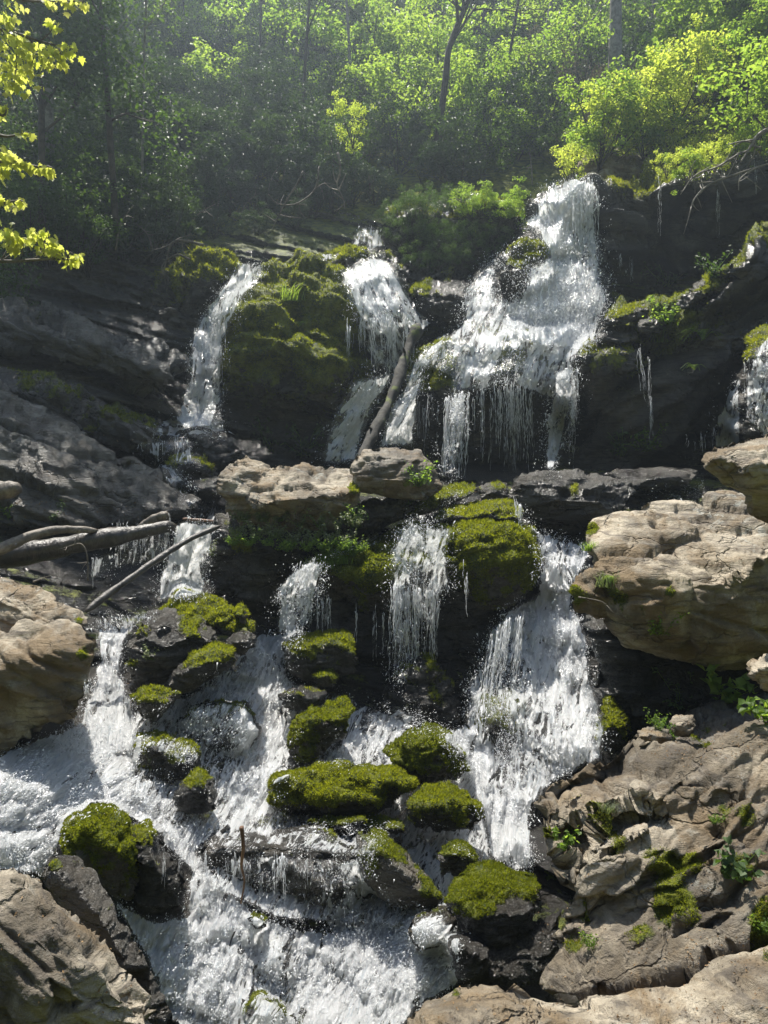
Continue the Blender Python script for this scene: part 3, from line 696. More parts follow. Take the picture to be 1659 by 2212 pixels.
rock('rock_slab', 'flat dark slab with a bright wet top edge behind the long dark boulder', 11.4,
     [(1304, 1024, .3), (1330, 1014, .7), (1400, 1012, .9), (1500, 1012, .9), (1510, 1022, .5), (1486, 1045, .1), (1410, 1064, 0), (1365, 1050, 0)], [(1400, 1028, .0), (1470, 1026, .1)], amp=.5, moss=-.3, spots=[(1320, 1022, 15, .5)], wet=.8, tone=.2, seed=34, cat='rock slab')
rock('rock_ledge', 'dark cave-like rock face under the long dark boulder', 10.6,
     [(1120, 1110, .2), (1250, 1120, .2), (1340, 1100, .2), (1345, 1130, 0), (1300, 1160, 0), (1190, 1150, 0)], [(1230, 1140, -.05)], moss=-.5, wet=.9, tone=.1, seed=35, cat='rock ledge')
rock('rock_ledge', 'narrow tongue of mossy rock with water slipping over its end', 9.9,
     [(872, 1113, 0), (880, 1098, .2), (915, 1076, .5), (955, 1056, .8), (1000, 1043, .9), (1028, 1046, .7), (1032, 1062, .4), (984, 1085, .2), (930, 1105, .0), (893, 1118, 0)], [(915, 1092, .0), (970, 1072, .1)], amp=.6, moss=0.4, wet=.8, tone=.4, seed=36, cat='rock ledge')
rock('rock_ledge', 'dark mossy bump between the rock tongue and the long dark boulder', 10.6,
     [(1030, 1055, .2), (1050, 1042, .4), (1095, 1043, .4), (1100, 1075, .1), (1040, 1080, 0)], [(1065, 1060, -.1)], amp=.6, moss=.2, wet=.8, tone=.3, seed=37, cat='rock ledge')
rock('rock_ledge', 'low mossy double ledge on top of the great moss dome', 9.7,
     [(928, 1120, 0), (950, 1102, .2), (985, 1090, .5), (1050, 1083, .7), (1105, 1084, .6), (1130, 1104, .3), (1124, 1124, 0), (1060, 1122, -.05), (1000, 1124, -.05), (950, 1132, -.05)], [(980, 1108, .0), (1060, 1102, .05)], amp=.6, moss=0.4, wet=.8, tone=.4, seed=38, blk=1.4, cat='rock ledge')
rock('moss_dome', 'great moss dome in the middle beside the broad whitewater fall', 9.2,
     [(966, 1175, .3), (985, 1140, .6), (1020, 1122, .8), (1065, 1117, .9), (1110, 1122, .8), (1150, 1140, .6), (1164, 1190, .3), (1160, 1250, .2), (1135, 1290, .1), (1080, 1318, .1), (1020, 1322, .2), (985, 1290, .3), (972, 1230, .3)],
     [(1010, 1160, .05), (1070, 1148, .1), (1130, 1170, .1), (1030, 1210, -.15), (1110, 1220, -.15), (1060, 1280, -.05)], th=1.3, amp=.7, bulge=.1, moss=0.93, spots=[(1060, 1140, 60, .3), (1050, 1300, 60, -.2)], wet=.8, tone=.3, seed=39, blk=.5, cat='mossy boulder', fuzz=1.4)
rock('moss_ledge', 'sloping moss ledge topped with bright grass above the dark hollow', 9.1,
     [(662, 1235, .1), (672, 1208, .3), (725, 1190, .5), (800, 1170, .6), (850, 1150, .8), (900, 1135, .9), (960, 1130, .8), (985, 1160, .4), (980, 1230, .1), (960, 1262, .2), (900, 1290, .3), (868, 1330, .3), (790, 1320, .3), (745, 1290, .3), (690, 1300, .3), (672, 1290, .3)],
     [(700, 1215, .05), (760, 1200, .1), (830, 1185, .15), (900, 1165, .3), (950, 1175, .2), (700, 1240, -.05), (770, 1240, -.15), (850, 1240, -.15), (930, 1220, .0), (800, 1285, .0), (720, 1275, .15)], th=1.5, amp=.8, bulge=.08, moss=0.84, spots=[(800, 1250, 60, .35), (880, 1160, 60, .3), (710, 1210, 50, .4), (900, 1290, 80, -.5), (700, 1295, 50, -.8)], wet=.8, tone=.35, seed=40, blk=.9, cat='mossy rock', fuzz=1.5)
rock('rock_wall', 'black dripping rock wall in the hollow below the moss ledge', 9.7,
     [(665, 1270, 0), (800, 1280, 0), (980, 1250, 0), (1060, 1300, 0), (1080, 1400, 0), (1040, 1500, 0), (900, 1560, 0), (720, 1540, 0), (650, 1450, 0), (655, 1340, 0)], [(760, 1400, -.1), (900, 1400, -.1), (1000, 1400, 0)], th=.8, amp=.7, moss=-.2, wet=.95, tone=.1, seed=41, cat='rock wall')
rock('mossy_rock', 'square mossy block at the foot of the curved side fall', 8.2,
     [(615, 1398, .1), (640, 1378, .3), (700, 1366, .5), (760, 1374, .4), (775, 1420, .1), (760, 1450, .1), (700, 1472, 0), (650, 1470, 0), (622, 1440, 0)], [(650, 1395, .0), (710, 1390, .0), (690, 1430, -.15)], amp=.7, moss=0.24, spots=[(640, 1385, 30, .5), (705, 1372, 40, .3)], wet=.8, tone=.2, seed=42, cat='mossy rock')
rock('mossy_rock', 'small bright moss tuft on a stone below the square mossy block', 7.9,
     [(674, 1462, 0), (690, 1448, .15), (715, 1440, .2), (732, 1462, .1), (722, 1486, 0), (690, 1484, 0)], [(703, 1460, -.1)], moss=.55, wet=.8, tone=.2, seed=43, cat='mossy rock', L=2.6)
rock('mossy_rock', 'dripping dark stone with thin moss right under the bright tuft', 7.7,
     [(600, 1500, 0), (630, 1480, .2), (690, 1476, .3), (705, 1500, .1), (695, 1528, 0), (640, 1540, 0), (606, 1525, 0)], [(650, 1500, -.15)], moss=.1, wet=.95, tone=.2, seed=44, cat='mossy rock')
rock('mossy_rock', 'dark dome of rock splashed by the strands under the moss ledge', 8.5,
     [(820, 1520, 0), (850, 1470, .2), (885, 1420, .4), (920, 1402, .5), (960, 1430, .4), (985, 1490, .2), (1010, 1560, 0), (950, 1600, 0), (860, 1590, 0)], [(900, 1460, -.1), (930, 1520, -.3), (870, 1540, -.2)], moss=0.25, wet=.9, tone=.1, seed=45, cat='mossy rock')
rock('mossy_rock', 'mossy shoulder of rock behind the spray of the broad fall', 8.1,
     [(1005, 1590, 0), (1020, 1550, .1), (1060, 1515, .3), (1100, 1490, .4), (1130, 1520, .3), (1130, 1600, 0), (1070, 1640, 0), (1020, 1625, 0)], [(1060, 1560, -.2)], moss=0.5, wet=.8, tone=.2, seed=46, cat='mossy rock')
rock('mossy_rock', 'green mossy rock on the shaded edge of the broad fall', 7.0,
     [(1290, 1600, 0), (1300, 1530, .2), (1315, 1505, .3), (1340, 1530, .2), (1360, 1580, .1), (1358, 1606, 0), (1320, 1640, 0)], [(1325, 1565, -.15)], moss=0.55, wet=.8, tone=.2, seed=47, cat='mossy rock')
rock('rock_wall', 'low black rock lining the channel under the huge tan boulder', 7.6,
     [(1270, 1330, .2), (1350, 1340, .2), (1450, 1400, .1), (1600, 1430, 0), (1720, 1440, 0), (1720, 1600, 0), (1450, 1620, 0), (1330, 1620, 0), (1280, 1500, 0)], [(1400, 1500, -.1), (1550, 1530, -.2)], th=.6, moss=-.4, wet=.9, tone=.1, seed=48, cat='rock wall', amp=.6)
# ---- left middle group
rock('mossy_rock', 'slanting mossy slab topmost of the dark rock pile left of the side fall', 8.1,
     [(330, 1335, .1), (352, 1308, .3), (385, 1290, .5), (425, 1284, .6), (480, 1300, .5), (520, 1322, .4), (545, 1350, .1), (540, 1372, 0), (480, 1368, -.1), (430, 1350, -.05), (380, 1340, 0)], [(400, 1312, .1), (470, 1325, .1)], amp=.8, moss=0.52, spots=[(390, 1298, 25, .4), (490, 1320, 40, .4)], wet=.7, tone=.4, seed=50, cat='mossy rock', blk=1.3)
rock('mossy_rock', 'round mossy knob beside the slanting slab of the dark rock pile', 8.0,
     [(505, 1330, 0), (510, 1308, .2), (525, 1302, .2), (535, 1330, .1), (530, 1350, 0)], [(520, 1325, -.05)], moss=.5, wet=.7, tone=.4, seed=51, L=2.6, cat='mossy rock')
rock('mossy_rock', 'big black block with moss draped down its side beside the foaming chute', 7.5,
     [(270, 1395, .1), (290, 1360, .3), (325, 1325, .5), (375, 1318, .6), (430, 1335, .5), (468, 1365, .3), (475, 1400, .1), (440, 1420, 0), (400, 1440, 0), (360, 1480, 0), (320, 1492, 0), (285, 1490, 0), (272, 1450, 0)],
     [(305, 1365, .05), (360, 1350, .1), (430, 1368, .05), (350, 1400, -.15), (300, 1430, -.1)], th=1, amp=.7, bulge=.12, moss=-0.15, spots=[(288, 1430, 24, .9), (415, 1355, 34, .6), (300, 1372, 24, .4)], wet=.85, tone=.3, seed=52, cat='mossy rock', smooth=.4)
rock('mossy_rock', 'wet diagonal rib of rock capped with round moss, in front of the pile', 7.2,
     [(345, 1490, 0), (375, 1455, .1), (415, 1405, .3), (455, 1395, .4), (505, 1405, .3), (508, 1432, .1), (470, 1455, 0), (440, 1480, -.05), (400, 1500, 0), (365, 1500, 0)], [(400, 1450, -.1), (455, 1425, -.1)], amp=.8, moss=0.15, spots=[(458, 1420, 38, .6), (425, 1475, 28, .5)], wet=.9, tone=.3, seed=53, cat='mossy rock')
rock('mossy_rock', 'wet stone against the side fall behind the diagonal rib', 7.6,
     [(480, 1395, 0), (500, 1370, .2), (535, 1352, .3), (552, 1375, .2), (548, 1400, 0), (520, 1420, 0)], [(518, 1385, -.1)], moss=.1, wet=.9, tone=.4, seed=54, cat='mossy rock')
rock('mossy_rock', 'moss cushions at the lower tip of the dark rock pile', 6.9,
     [(285, 1505, 0), (310, 1490, .15), (345, 1480, .2), (390, 1500, .1), (370, 1520, 0), (355, 1545, 0), (325, 1568, 0), (300, 1545, 0)], [(330, 1515, -.12)], moss=0.52, wet=.8, tone=.4, seed=55, cat='mossy rock')
rock('mossy_rock', 'drenched mossy rock island in the middle of the left rapids', 6.6,
     [(288, 1625, 0), (300, 1590, .15), (340, 1572, .25), (385, 1580, .25), (420, 1620, .1), (425, 1660, 0), (395, 1695, 0), (340, 1715, 0), (280, 1700, 0)], [(340, 1610, -.12), (370, 1650, -.15)], moss=0.34, spots=[(325, 1600, 28, .3)], wet=.9, tone=.2, seed=56, cat='mossy rock')
rock('mossy_rock', 'drenched hump of rock behind the rapids island', 7.25,
     [(380, 1560, 0), (410, 1520, .2), (460, 1510, .25), (530, 1525, .2), (560, 1580, .1), (530, 1640, 0), (450, 1650, 0), (400, 1610, 0)], [(460, 1560, -.1)], moss=.15, wet=.95, tone=.2, seed=57, cat='mossy rock')
rock('mossy_rock', 'pointed dark stone with a moss cap splitting the rapids', 6.0,
     [(372, 1722, 0), (395, 1690, .15), (425, 1662, .3), (462, 1680, .2), (470, 1715, .1), (466, 1750, 0), (430, 1765, 0), (388, 1758, 0)], [(425, 1695, -.12)], moss=.0, spots=[(430, 1680, 24, .5)], wet=.9, tone=.2, seed=58, cat='mossy rock')
rock('mossy_rock', 'twin-lobed moss rock beside the smooth water sheet', 7.1,
     [(628, 1580, 0), (640, 1545, .15), (690, 1535, .25), (725, 1520, .4), (745, 1510, .4), (758, 1540, .2), (745, 1590, 0), (690, 1625, 0), (672, 1662, 0), (640, 1665, 0), (622, 1620, 0)], [(680, 1560, -.05), (720, 1550, 0), (665, 1600, -.1)], moss=0.69, wet=.8, tone=.2, seed=59, cat='mossy rock', fuzz=1.5)
rock('mossy_rock', 'knobbly moss rock under the water sheet in mid stream', 6.7,
     [(830, 1625, .1), (862, 1598, .2), (890, 1582, .3), (915, 1570, .4), (950, 1576, .4), (995, 1620, .2), (1012, 1665, 0), (985, 1692, 0), (900, 1690, 0), (850, 1660, 0)], [(900, 1605, -.02), (950, 1620, -.1), (920, 1650, -.15)], moss=0.72, wet=.8, tone=.2, seed=60, cat='mossy rock', fuzz=1.5)
rock('mossy_rock', 'long low moss-backed rock lying across the stream', 6.3,
     [(588, 1705, 0), (600, 1688, .1), (640, 1672, .25), (690, 1658, .35), (740, 1646, .4), (800, 1646, .4), (860, 1656, .3), (900, 1682, .1), (890, 1705, 0), (840, 1745, 0), (800, 1768, 0), (700, 1772, 0), (620, 1760, 0), (592, 1730, 0)], [(660, 1690, -.02), (750, 1675, .0), (830, 1685, -.05), (700, 1730, -.15), (800, 1725, -.15)], th=.9, amp=.8, moss=0.72, wet=.85, tone=.2, seed=61, cat='mossy rock', fuzz=1.5)
rock('mossy_rock', 'flat moss strip behind the water-covered ledge', 5.9,
     [(660, 1775, 0), (720, 1760, .15), (800, 1762, .2), (870, 1775, .1), (880, 1800, 0), (800, 1805, 0), (700, 1790, 0)], [(780, 1780, -.05)], moss=.45, wet=.8, tone=.2, seed=62, cat='mossy rock')
rock('mossy_rock', 'low green rock lapped by the broad fall outflow', 5.9,
     [(884, 1745, 0), (900, 1718, .15), (930, 1702, .3), (985, 1705, .3), (1030, 1735, .1), (1045, 1770, 0), (1020, 1795, 0), (940, 1800, 0), (892, 1780, 0)], [(950, 1735, -.08)], moss=0.69, wet=.8, tone=.2, seed=63, cat='mossy rock', fuzz=1.4)
rock('mossy_rock', 'small green rock between the low green rock and the yellow moss boulder', 5.4,
     [(945, 1845, 0), (965, 1822, .15), (990, 1812, .2), (1015, 1830, .15), (1030, 1862, 0), (1000, 1895, 0), (955, 1885, 0)], [(985, 1845, -.1)], moss=0.69, wet=.8, tone=.2, seed=64, cat='mossy rock')
rock('mossy_rock', 'smooth brown rock with two bands of moss running down it', 5.3,
     [(772, 1800, .2), (830, 1800, .35), (880, 1850, .2), (925, 1895, .1), (960, 1945, 0), (940, 1965, 0), (880, 1962, 0), (825, 1940, 0), (790, 1900, 0), (775, 1850, .05)], [(820, 1835, .0), (870, 1880, -.1), (900, 1930, -.1)], amp=.6, blk=.5, moss=0.18, spots=[(810, 1830, 35, .4), (800, 1880, 30, .4), (900, 1940, 40, .6), (885, 1890, 18, -.5)], wet=.7, tone=.6, seed=65, cat='mossy rock')
rock('rock_ledge', 'broad water-covered ledge with dark dripping front', 5.6,
     [(430, 1845, 0), (450, 1795, .3), (525, 1783, .5), (625, 1780, .6), (720, 1785, .6), (800, 1800, .5), (830, 1850, .2), (800, 1930, 0), (740, 1990, 0), (635, 1995, 0), (560, 1960, 0), (480, 1910, 0)], [(480, 1825, -.02), (560, 1822, -.02), (640, 1835, 0), (730, 1840, 0), (560, 1890, -.1), (700, 1900, -.1)], amp=.8, moss=-.05, spots=[(690, 1860, 40, .25)], wet=.9, tone=.45, seed=66, cat='rock ledge')
rock('mossy_rock', 'bright moss pelt draped over a rock above the leaning black slab', 4.95,
     [(135, 1820, .1), (148, 1782, .2), (190, 1742, .35), (232, 1742, .35), (262, 1775, .2), (285, 1830, .05), (297, 1900, 0), (285, 1945, 0), (245, 1935, 0), (205, 1900, 0), (165, 1880, 0)], [(190, 1790, -.08), (240, 1840, -.12), (230, 1900, -.05)], amp=.8, moss=0.79, wet=.6, tone=.3, seed=67, cat='mossy rock', fuzz=1.6)
rock('mossy_rock', 'dark wedge of rock with mossy top beside the bright moss pelt', 5.05,
     [(246, 1790, .1), (270, 1776, .3), (320, 1776, .35), (342, 1795, .3), (352, 1838, .2), (392, 1860, .1), (402, 1910, 0), (400, 1960, 0), (330, 1975, 0), (295, 1955, 0), (280, 1870, 0)], [(300, 1815, .0), (330, 1870, -.08), (360, 1910, -.08)], amp=.7, moss=-.1, spots=[(320, 1792, 34, .55), (268, 1800, 16, .5)], wet=.9, tone=.2, seed=68, cat='mossy rock')
rock('mossy_rock', 'mossy tip of stone poking out of the foam at the frame edge', 5.5,
     [(-60, 1740, .1), (-20, 1712, .2), (25, 1706, .2), (55, 1722, .1), (48, 1742, 0), (0, 1765, 0), (-60, 1770, 0)], [(10, 1728, -.08)], moss=.5, wet=.6, tone=.4, seed=69, cat='mossy rock')
rock('mossy_rock', 'tiny mossy stone in the foam under the brown stick', 4.9,
     [(536, 1985, 0), (548, 1972, .1), (572, 1980, .1), (574, 2000, 0), (552, 2012, 0)], [(556, 1990, -.04)], moss=.4, wet=.9, tone=.2, seed=70, L=2.6, cat='mossy rock')
rock('mossy_rock', 'mossy rock under the foam at the bottom edge', 4.3,
     [(505, 2230, 0), (515, 2180, .1), (550, 2147, .2), (600, 2155, .2), (640, 2200, .1), (650, 2300, 0), (520, 2300, 0)], [(570, 2190, -.1)], moss=.25, wet=.9, tone=.3, seed=71, cat='mossy rock')
rock('mossy_rock', 'half-drowned stone washed by foam between ledge and bottom edge', 4.9,
     [(560, 2090, 0), (575, 2040, .1), (600, 2015, .2), (625, 2060, .1), (640, 2110, 0), (600, 2130, 0)], [(600, 2070, -.08)], moss=.1, wet=.95, tone=.3, seed=72, cat='mossy rock')
rock('mossy_rock', 'brown drenched stone below the banded moss rock', 4.85,
     [(880, 2010, 0), (900, 1975, .2), (960, 1960, .2), (985, 1990, .1), (960, 2040, 0), (900, 2050, 0)], [(925, 2005, -.08)], moss=.0, wet=.95, tone=.5, seed=73, cat='mossy rock')
# ---- near boulders
rock('boulder', 'huge tan sunlit boulder with overhanging dark underside', 6.3,
     [(1236, 1300, 0.18), (1250, 1262, 0.3), (1278, 1222, 0.48), (1278, 1160, 0.96), (1292, 1132, 1.14), (1340, 1117, 1.26), (1380, 1095, 1.38), (1430, 1080, 1.44), (1500, 1076, 1.44), (1560, 1067, 1.5), (1620, 1075, 1.44), (1720, 1090, 1.32), (1760, 1200, 0.72), (1760, 1440, 0.48), (1640, 1455, 0.48), (1560, 1462, 0.48), (1500, 1452, 0.42), (1450, 1434, 0.36), (1402, 1410, 0.36), (1352, 1395, 0.36), (1330, 1350, 0.3), (1310, 1322, 0.24), (1265, 1325, 0.24), (1243, 1318, 0.24)],
     [(1290, 1200, 0.45), (1340, 1160, 0.81), (1440, 1130, 1.02), (1560, 1120, 1.08), (1420, 1190, 0.6), (1550, 1180, 0.69), (1650, 1170, 0.72), (1300, 1245, 0.18), (1350, 1255, 0), (1420, 1245, 0), (1500, 1262, -0.03), (1570, 1255, 0), (1612, 1232, 0.06), (1640, 1200, 0.3), (1640, 1260, 0.15), (1270, 1290, 0.09), (1340, 1310, 0), (1420, 1320, -0.09), (1510, 1330, -0.12), (1580, 1300, -0.06), (1590, 1380, 0.06), (1500, 1400, 0.06), (1430, 1385, 0.12), (1660, 1360, 0.18), (1690, 1300, 0.12)],
     th=1.6, amp=.42, bulge=.03, moss=-1, spots=[(1283, 1150, 17, 1.00), (1250, 1290, 24, 0.90), (1300, 1260, 30, 0.50), (1340, 1290, 30, 0.75), (1390, 1310, 12, 0.60), (1440, 1280, 20, 0.75), (1500, 1290, 30, 0.45), (1420, 1345, 25, 0.65)], tone=1., seed=80, wet=.08, strata=(.1, .15), blk=1.25, smooth=0.15, L=4)
rock('boulder', 'tan overhanging boulder jutting in above the huge tan boulder', 5.3,
     [(1517, 1000, 0.18), (1524, 976, 0.36), (1556, 962, 0.54), (1600, 952, 0.66), (1635, 938, 0.72), (1700, 915, 0.78), (1820, 900, 0.78), (1840, 1150, 0.3), (1720, 1160, 0.24), (1660, 1128, 0.18), (1625, 1113, 0.18), (1606, 1088, 0.18), (1598, 1062, 0.12), (1565, 1046, 0.12), (1540, 1025, 0.12), (1522, 1013, 0.12)],
     [(1540, 990, 0.06), (1590, 978, 0.12), (1650, 966, 0.18), (1600, 1005, -0.012), (1650, 1000, -0.03), (1620, 1050, 0), (1680, 1060, -0.03), (1750, 1000, -0.06)], th=1, amp=.5, bulge=.05, moss=-1, spots=[(1640, 1080, 30, 0.35)], wet=.08, tone=.9, seed=81, blk=.9, smooth=.4)
rock('boulder', 'small lit stone wedged under the huge tan boulder at the frame edge', 4.9,
     [(1618, 1462, 0), (1622, 1435, .1), (1650, 1415, .2), (1720, 1410, .2), (1720, 1500, 0), (1650, 1488, 0)], [(1655, 1440, -.1)], moss=-1, spots=[(1640, 1465, 22, 0.65)], tone=.95, seed=82)
rock('boulder', 'cracked tan outcrop filling the near bank, veined with dry moss', 3.5,
     [(1148, 1775, 0.44), (1154, 1737, 0.55), (1172, 1700, 0.66), (1189, 1677, 0.77), (1254, 1637, 0.99), (1334, 1609, 1.16), (1362, 1594, 1.21), (1429, 1609, 1.04), (1529, 1605, 0.935), (1609, 1566, 0.99), (1660, 1554, 0.99), (1860, 1540, 0.88), (1900, 2100, -0.22), (1700, 2080, -0.248), (1600, 2040, -0.165), (1569, 2044, -0.165), (1500, 2090, -0.248), (1429, 2120, -0.275), (1329, 2140, -0.275), (1239, 2150, -0.248), (1165, 2140, -0.055), (1180, 2097, 0), (1205, 2050, 0.055), (1199, 1990, 0.11), (1209, 1927, 0.165), (1214, 1860, 0.22), (1188, 1825, 0.275), (1158, 1806, 0.33)],
     [(1200, 1740, 0.413), (1270, 1690, 0.688), (1350, 1650, 0.88), (1450, 1650, 0.77), (1560, 1620, 0.77), (1640, 1610, 0.77),
      (1240, 1775, 0.385), (1320, 1745, 0.413), (1400, 1720, 0.44), (1480, 1680, 0.605), (1250, 1800, 0.495), (1330, 1765, 0.522), (1400, 1750, 0.522),
      (1270, 1815, 0.248), (1340, 1790, 0.275), (1400, 1780, 0.275), (1420, 1830, 0.22), (1230, 1870, 0.165), (1270, 1850, 0.138), (1340, 1860, 0.121), (1390, 1850, 0.165), (1260, 1980, 0.0825), (1330, 2000, 0.055), (1360, 1980, 0.0825), (1385, 1900, 0.154),
      (1440, 1900, 0.11), (1450, 1780, 0.413), (1520, 1740, 0.468), (1500, 1680, 0.632), (1540, 1700, 0.495), (1600, 1700, 0.495), (1500, 1830, 0.248), (1560, 1800, 0.248), (1440, 1960, 0.055), (1520, 1900, 0.11), (1600, 1850, 0.165), (1640, 1780, 0.303), (1560, 1960, -0.0275), (1640, 1940, 0), (1460, 2020, -0.0825), (1360, 2060, -0.11), (1260, 2080, -0.11)],
     th=.8, amp=.6, bulge=.02, moss=-1, spots=[(1165, 1822, 30, 1.2), (1190, 1960, 30, 0.87), (1240, 2040, 40, 0.72), (1430, 1860, 60, 0.72), (1440, 1950, 40, 0.67), (1300, 1760, 40, 0.59), (1650, 2010, 60, 1.07), (1480, 1990, 60, 0.67), (1380, 2050, 50, 0.67), (1560, 1740, 40, 0.57), (1340, 1810, 40, 0.57), (1250, 1700, 40, 0.52), (1600, 1880, 60, 0.62), (1500, 1860, 40, 0.57), (1620, 1760, 30, 0.67)], tone=1.1, seed=83, wet=.2, strata=(-.5, .2), blk=1.35, smooth=0.2, L=4, cat='rock outcrop')
rock('rock_shelf', 'flat sandy coloured ledge along the bottom edge', 2.55,
     [(868, 2225, 0.12), (875, 2205, 0.18), (919, 2172, 0.24), (970, 2148, 0.3), (1070, 2122, 0.36), (1130, 2124, 0.39), (1180, 2140, 0.36), (1240, 2142, 0.36), (1294, 2138, 0.36), (1420, 2122, 0.36), (1480, 2112, 0.39), (1540, 2080, 0.45), (1610, 2050, 0.48), (1660, 2040, 0.48), (1900, 2035, 0.48), (1900, 2500, -0.18), (860, 2500, -0.18)],
     [(960, 2185, 0.09), (1060, 2165, 0.12), (1140, 2165, 0.15), (1010, 2160, 0.21), (1300, 2165, 0.18), (1450, 2140, 0.24), (1580, 2110, 0.27), (1000, 2250, -0.06), (1200, 2220, 0.03), (1400, 2220, 0.03), (1600, 2220, 0.03), (1600, 2160, 0.15)], th=.5, amp=.45, bulge=.02, moss=-1, spots=[(985, 2150, 22, 0.60), (1660, 2055, 30, 0.65)], wet=.08, tone=1., seed=84, blk=.8, smooth=.5, L=4, strata=(.1, .3), cat='rock ledge')
rock('moss_boulder', 'bright yellow moss boulder glistening with water at its lower side', 4.5,
     [(957, 1950, 0.07), (965, 1920, 0.175), (985, 1895, 0.28), (1020, 1877, 0.42), (1064, 1864, 0.56), (1110, 1880, 0.525), (1159, 1890, 0.42), (1170, 1920, 0.28), (1162, 1960, 0.14), (1150, 2005, 0.035), (1110, 2037, 0), (1064, 2055, 0), (1029, 2032, 0), (1000, 2000, 0)],
     [(990, 1945, 0), (1040, 1915, 0.175), (1100, 1915, 0.21), (1140, 1930, 0.175), (1020, 1985, -0.084), (1080, 1975, 0), (1130, 1975, 0.035), (1060, 2020, -0.07)], th=.7, amp=.6, bulge=.06, blk=.5, moss=0.55, spots=[(1110, 1985, 45, -1.2), (1050, 2030, 36, -1.3), (1020, 1920, 50, .4)], wet=.9, tone=.3, seed=85, cat='mossy boulder', fuzz=1.8)
rock('boulder', 'black rock in the hollow under the yellow moss boulder', 4.3,
     [(972, 2032, .1), (1000, 2012, .3), (1060, 2030, .3), (1150, 2000, .4), (1215, 1960, .4), (1210, 2060, .2), (1170, 2120, .1), (1100, 2130, 0), (1050, 2110, 0), (1005, 2125, 0), (980, 2080, 0)], [(1020, 2060, -.02), (1100, 2070, .2)], amp=.7, moss=-.5, spots=[(1000, 2100, 16, .9)], wet=.9, tone=.2, seed=86)
rock('boulder', 'dark leaning rock wedge standing behind the near lichen boulder', 3.15,
     [(98, 1890, 0.12), (112, 1862, 0.18), (130, 1847, 0.24), (165, 1850, 0.24), (200, 1887, 0.18), (240, 1947, 0.12), (280, 2010, 0.06), (325, 2090, 0), (372, 2172, -0.03), (388, 2230, -0.06), (400, 2420, -0.06), (280, 2420, 0), (230, 2150, 0.06), (150, 1980, 0.12)],
     [(140, 1880, 0.09), (200, 1960, 0), (270, 2080, -0.048), (330, 2200, -0.09)], th=.5, amp=.45, bulge=.05, blk=.6, moss=-1, spots=[(125, 1875, 16, 0.75), (160, 1868, 14, 0.55), (235, 1960, 14, 0.55)], wet=.75, tone=.3, seed=87, smooth=.4)
rock('boulder', 'near brown boulder with pale lichen patches and a dark sloping rim', 2.5,
     [(-120, 1880, 0.22), (0, 1866, 0.303), (35, 1861, 0.33), (68, 1876, 0.303), (105, 1910, 0.275), (150, 1965, 0.248), (200, 2012, 0.193), (250, 2070, 0.138), (300, 2125, 0.0825), (328, 2150, 0.055), (328, 2215, 0), (300, 2450, -0.055), (-120, 2450, -0.11)],
     [(-40, 1910, 0.11), (30, 1895, 0.138), (60, 1925, 0.11), (110, 1975, 0.066), (160, 2030, 0.0275), (210, 2090, -0.011), (245, 2150, -0.0275), (0, 1990, 0), (80, 2030, -0.0275), (150, 2090, -0.055), (0, 2100, -0.0825), (100, 2150, -0.11), (200, 2200, -0.066), (300, 2190, 0)],
     th=.6, amp=.42, bulge=.03, blk=1.1, moss=-1, spots=[(170, 2210, 30, 0.35)], tone=.8, seed=88, wet=.08, strata=(.6, .2), smooth=0.15, L=4)
rock('boulder', 'smooth tan boulder at the frame edge across from the dark rock pile', 6.0,
     [(-160, 1260, 0.56), (-60, 1330, 0.42), (0, 1355, 0.35), (40, 1340, 0.42), (80, 1335, 0.49), (130, 1340, 0.49), (175, 1352, 0.42), (203, 1385, 0.28), (207, 1414, 0.21), (190, 1450, 0.14), (180, 1500, 0.07), (168, 1545, 0.07), (125, 1570, 0), (50, 1604, 0), (0, 1640, 0), (-160, 1680, 0)],
     [(-60, 1400, 0.14), (20, 1390, 0.175), (80, 1370, 0.28), (140, 1380, 0.245), (-20, 1460, -0.07), (50, 1420, 0), (100, 1405, 0.07), (160, 1410, 0.105), (120, 1450, 0.035), (50, 1500, -0.07), (130, 1510, 0)],
     th=1.2, amp=.5, bulge=.05, blk=1.1, moss=-1, spots=[(180, 1410, 24, 0.80), (150, 1440, 16, 0.50), (60, 1480, 8, 0.65)], tone=.95, seed=89, wet=.08, strata=(.5, .2), smooth=0.15)
rock('rock_slab', 'tan slab edge lying over the smooth tan boulder', 6.6,
     [(-160, 1180, 0.7), (0, 1241, 0.56), (30, 1250, 0.56), (100, 1279, 0.49), (145, 1307, 0.42), (190, 1332, 0.35), (188, 1350, 0.21), (140, 1352, 0.14), (80, 1350, 0.07), (0, 1375, 0), (-160, 1330, 0.07)],
     [(0, 1290, 0.21), (60, 1300, 0.21), (130, 1325, 0.21)], th=.9, amp=.5, bulge=.06, blk=.8, moss=-1, spots=[(170, 1340, 16, 0.75)], tone=.95, seed=90, strata=(.5, .2), smooth=.4, cat='rock slab')
rock('boulder', 'squarish brown stone in the leafy gap behind the near outcrop', 5.3,
     [(1445, 1560, .1), (1460, 1543, .3), (1500, 1542, .3), (1502, 1570, .1), (1490, 1592, 0), (1455, 1590, 0)], [(1472, 1560, -.05)], moss=-1, tone=.9, seed=91)
rock('boulder', 'low brown stone with pale rim next to the squarish brown stone', 5.2,
     [(1372, 1592, 0), (1385, 1572, .2), (1415, 1566, .3), (1450, 1578, .2), (1455, 1600, 0), (1410, 1612, 0)], [(1412, 1585, -.05)], moss=-1, tone=.7, seed=92)
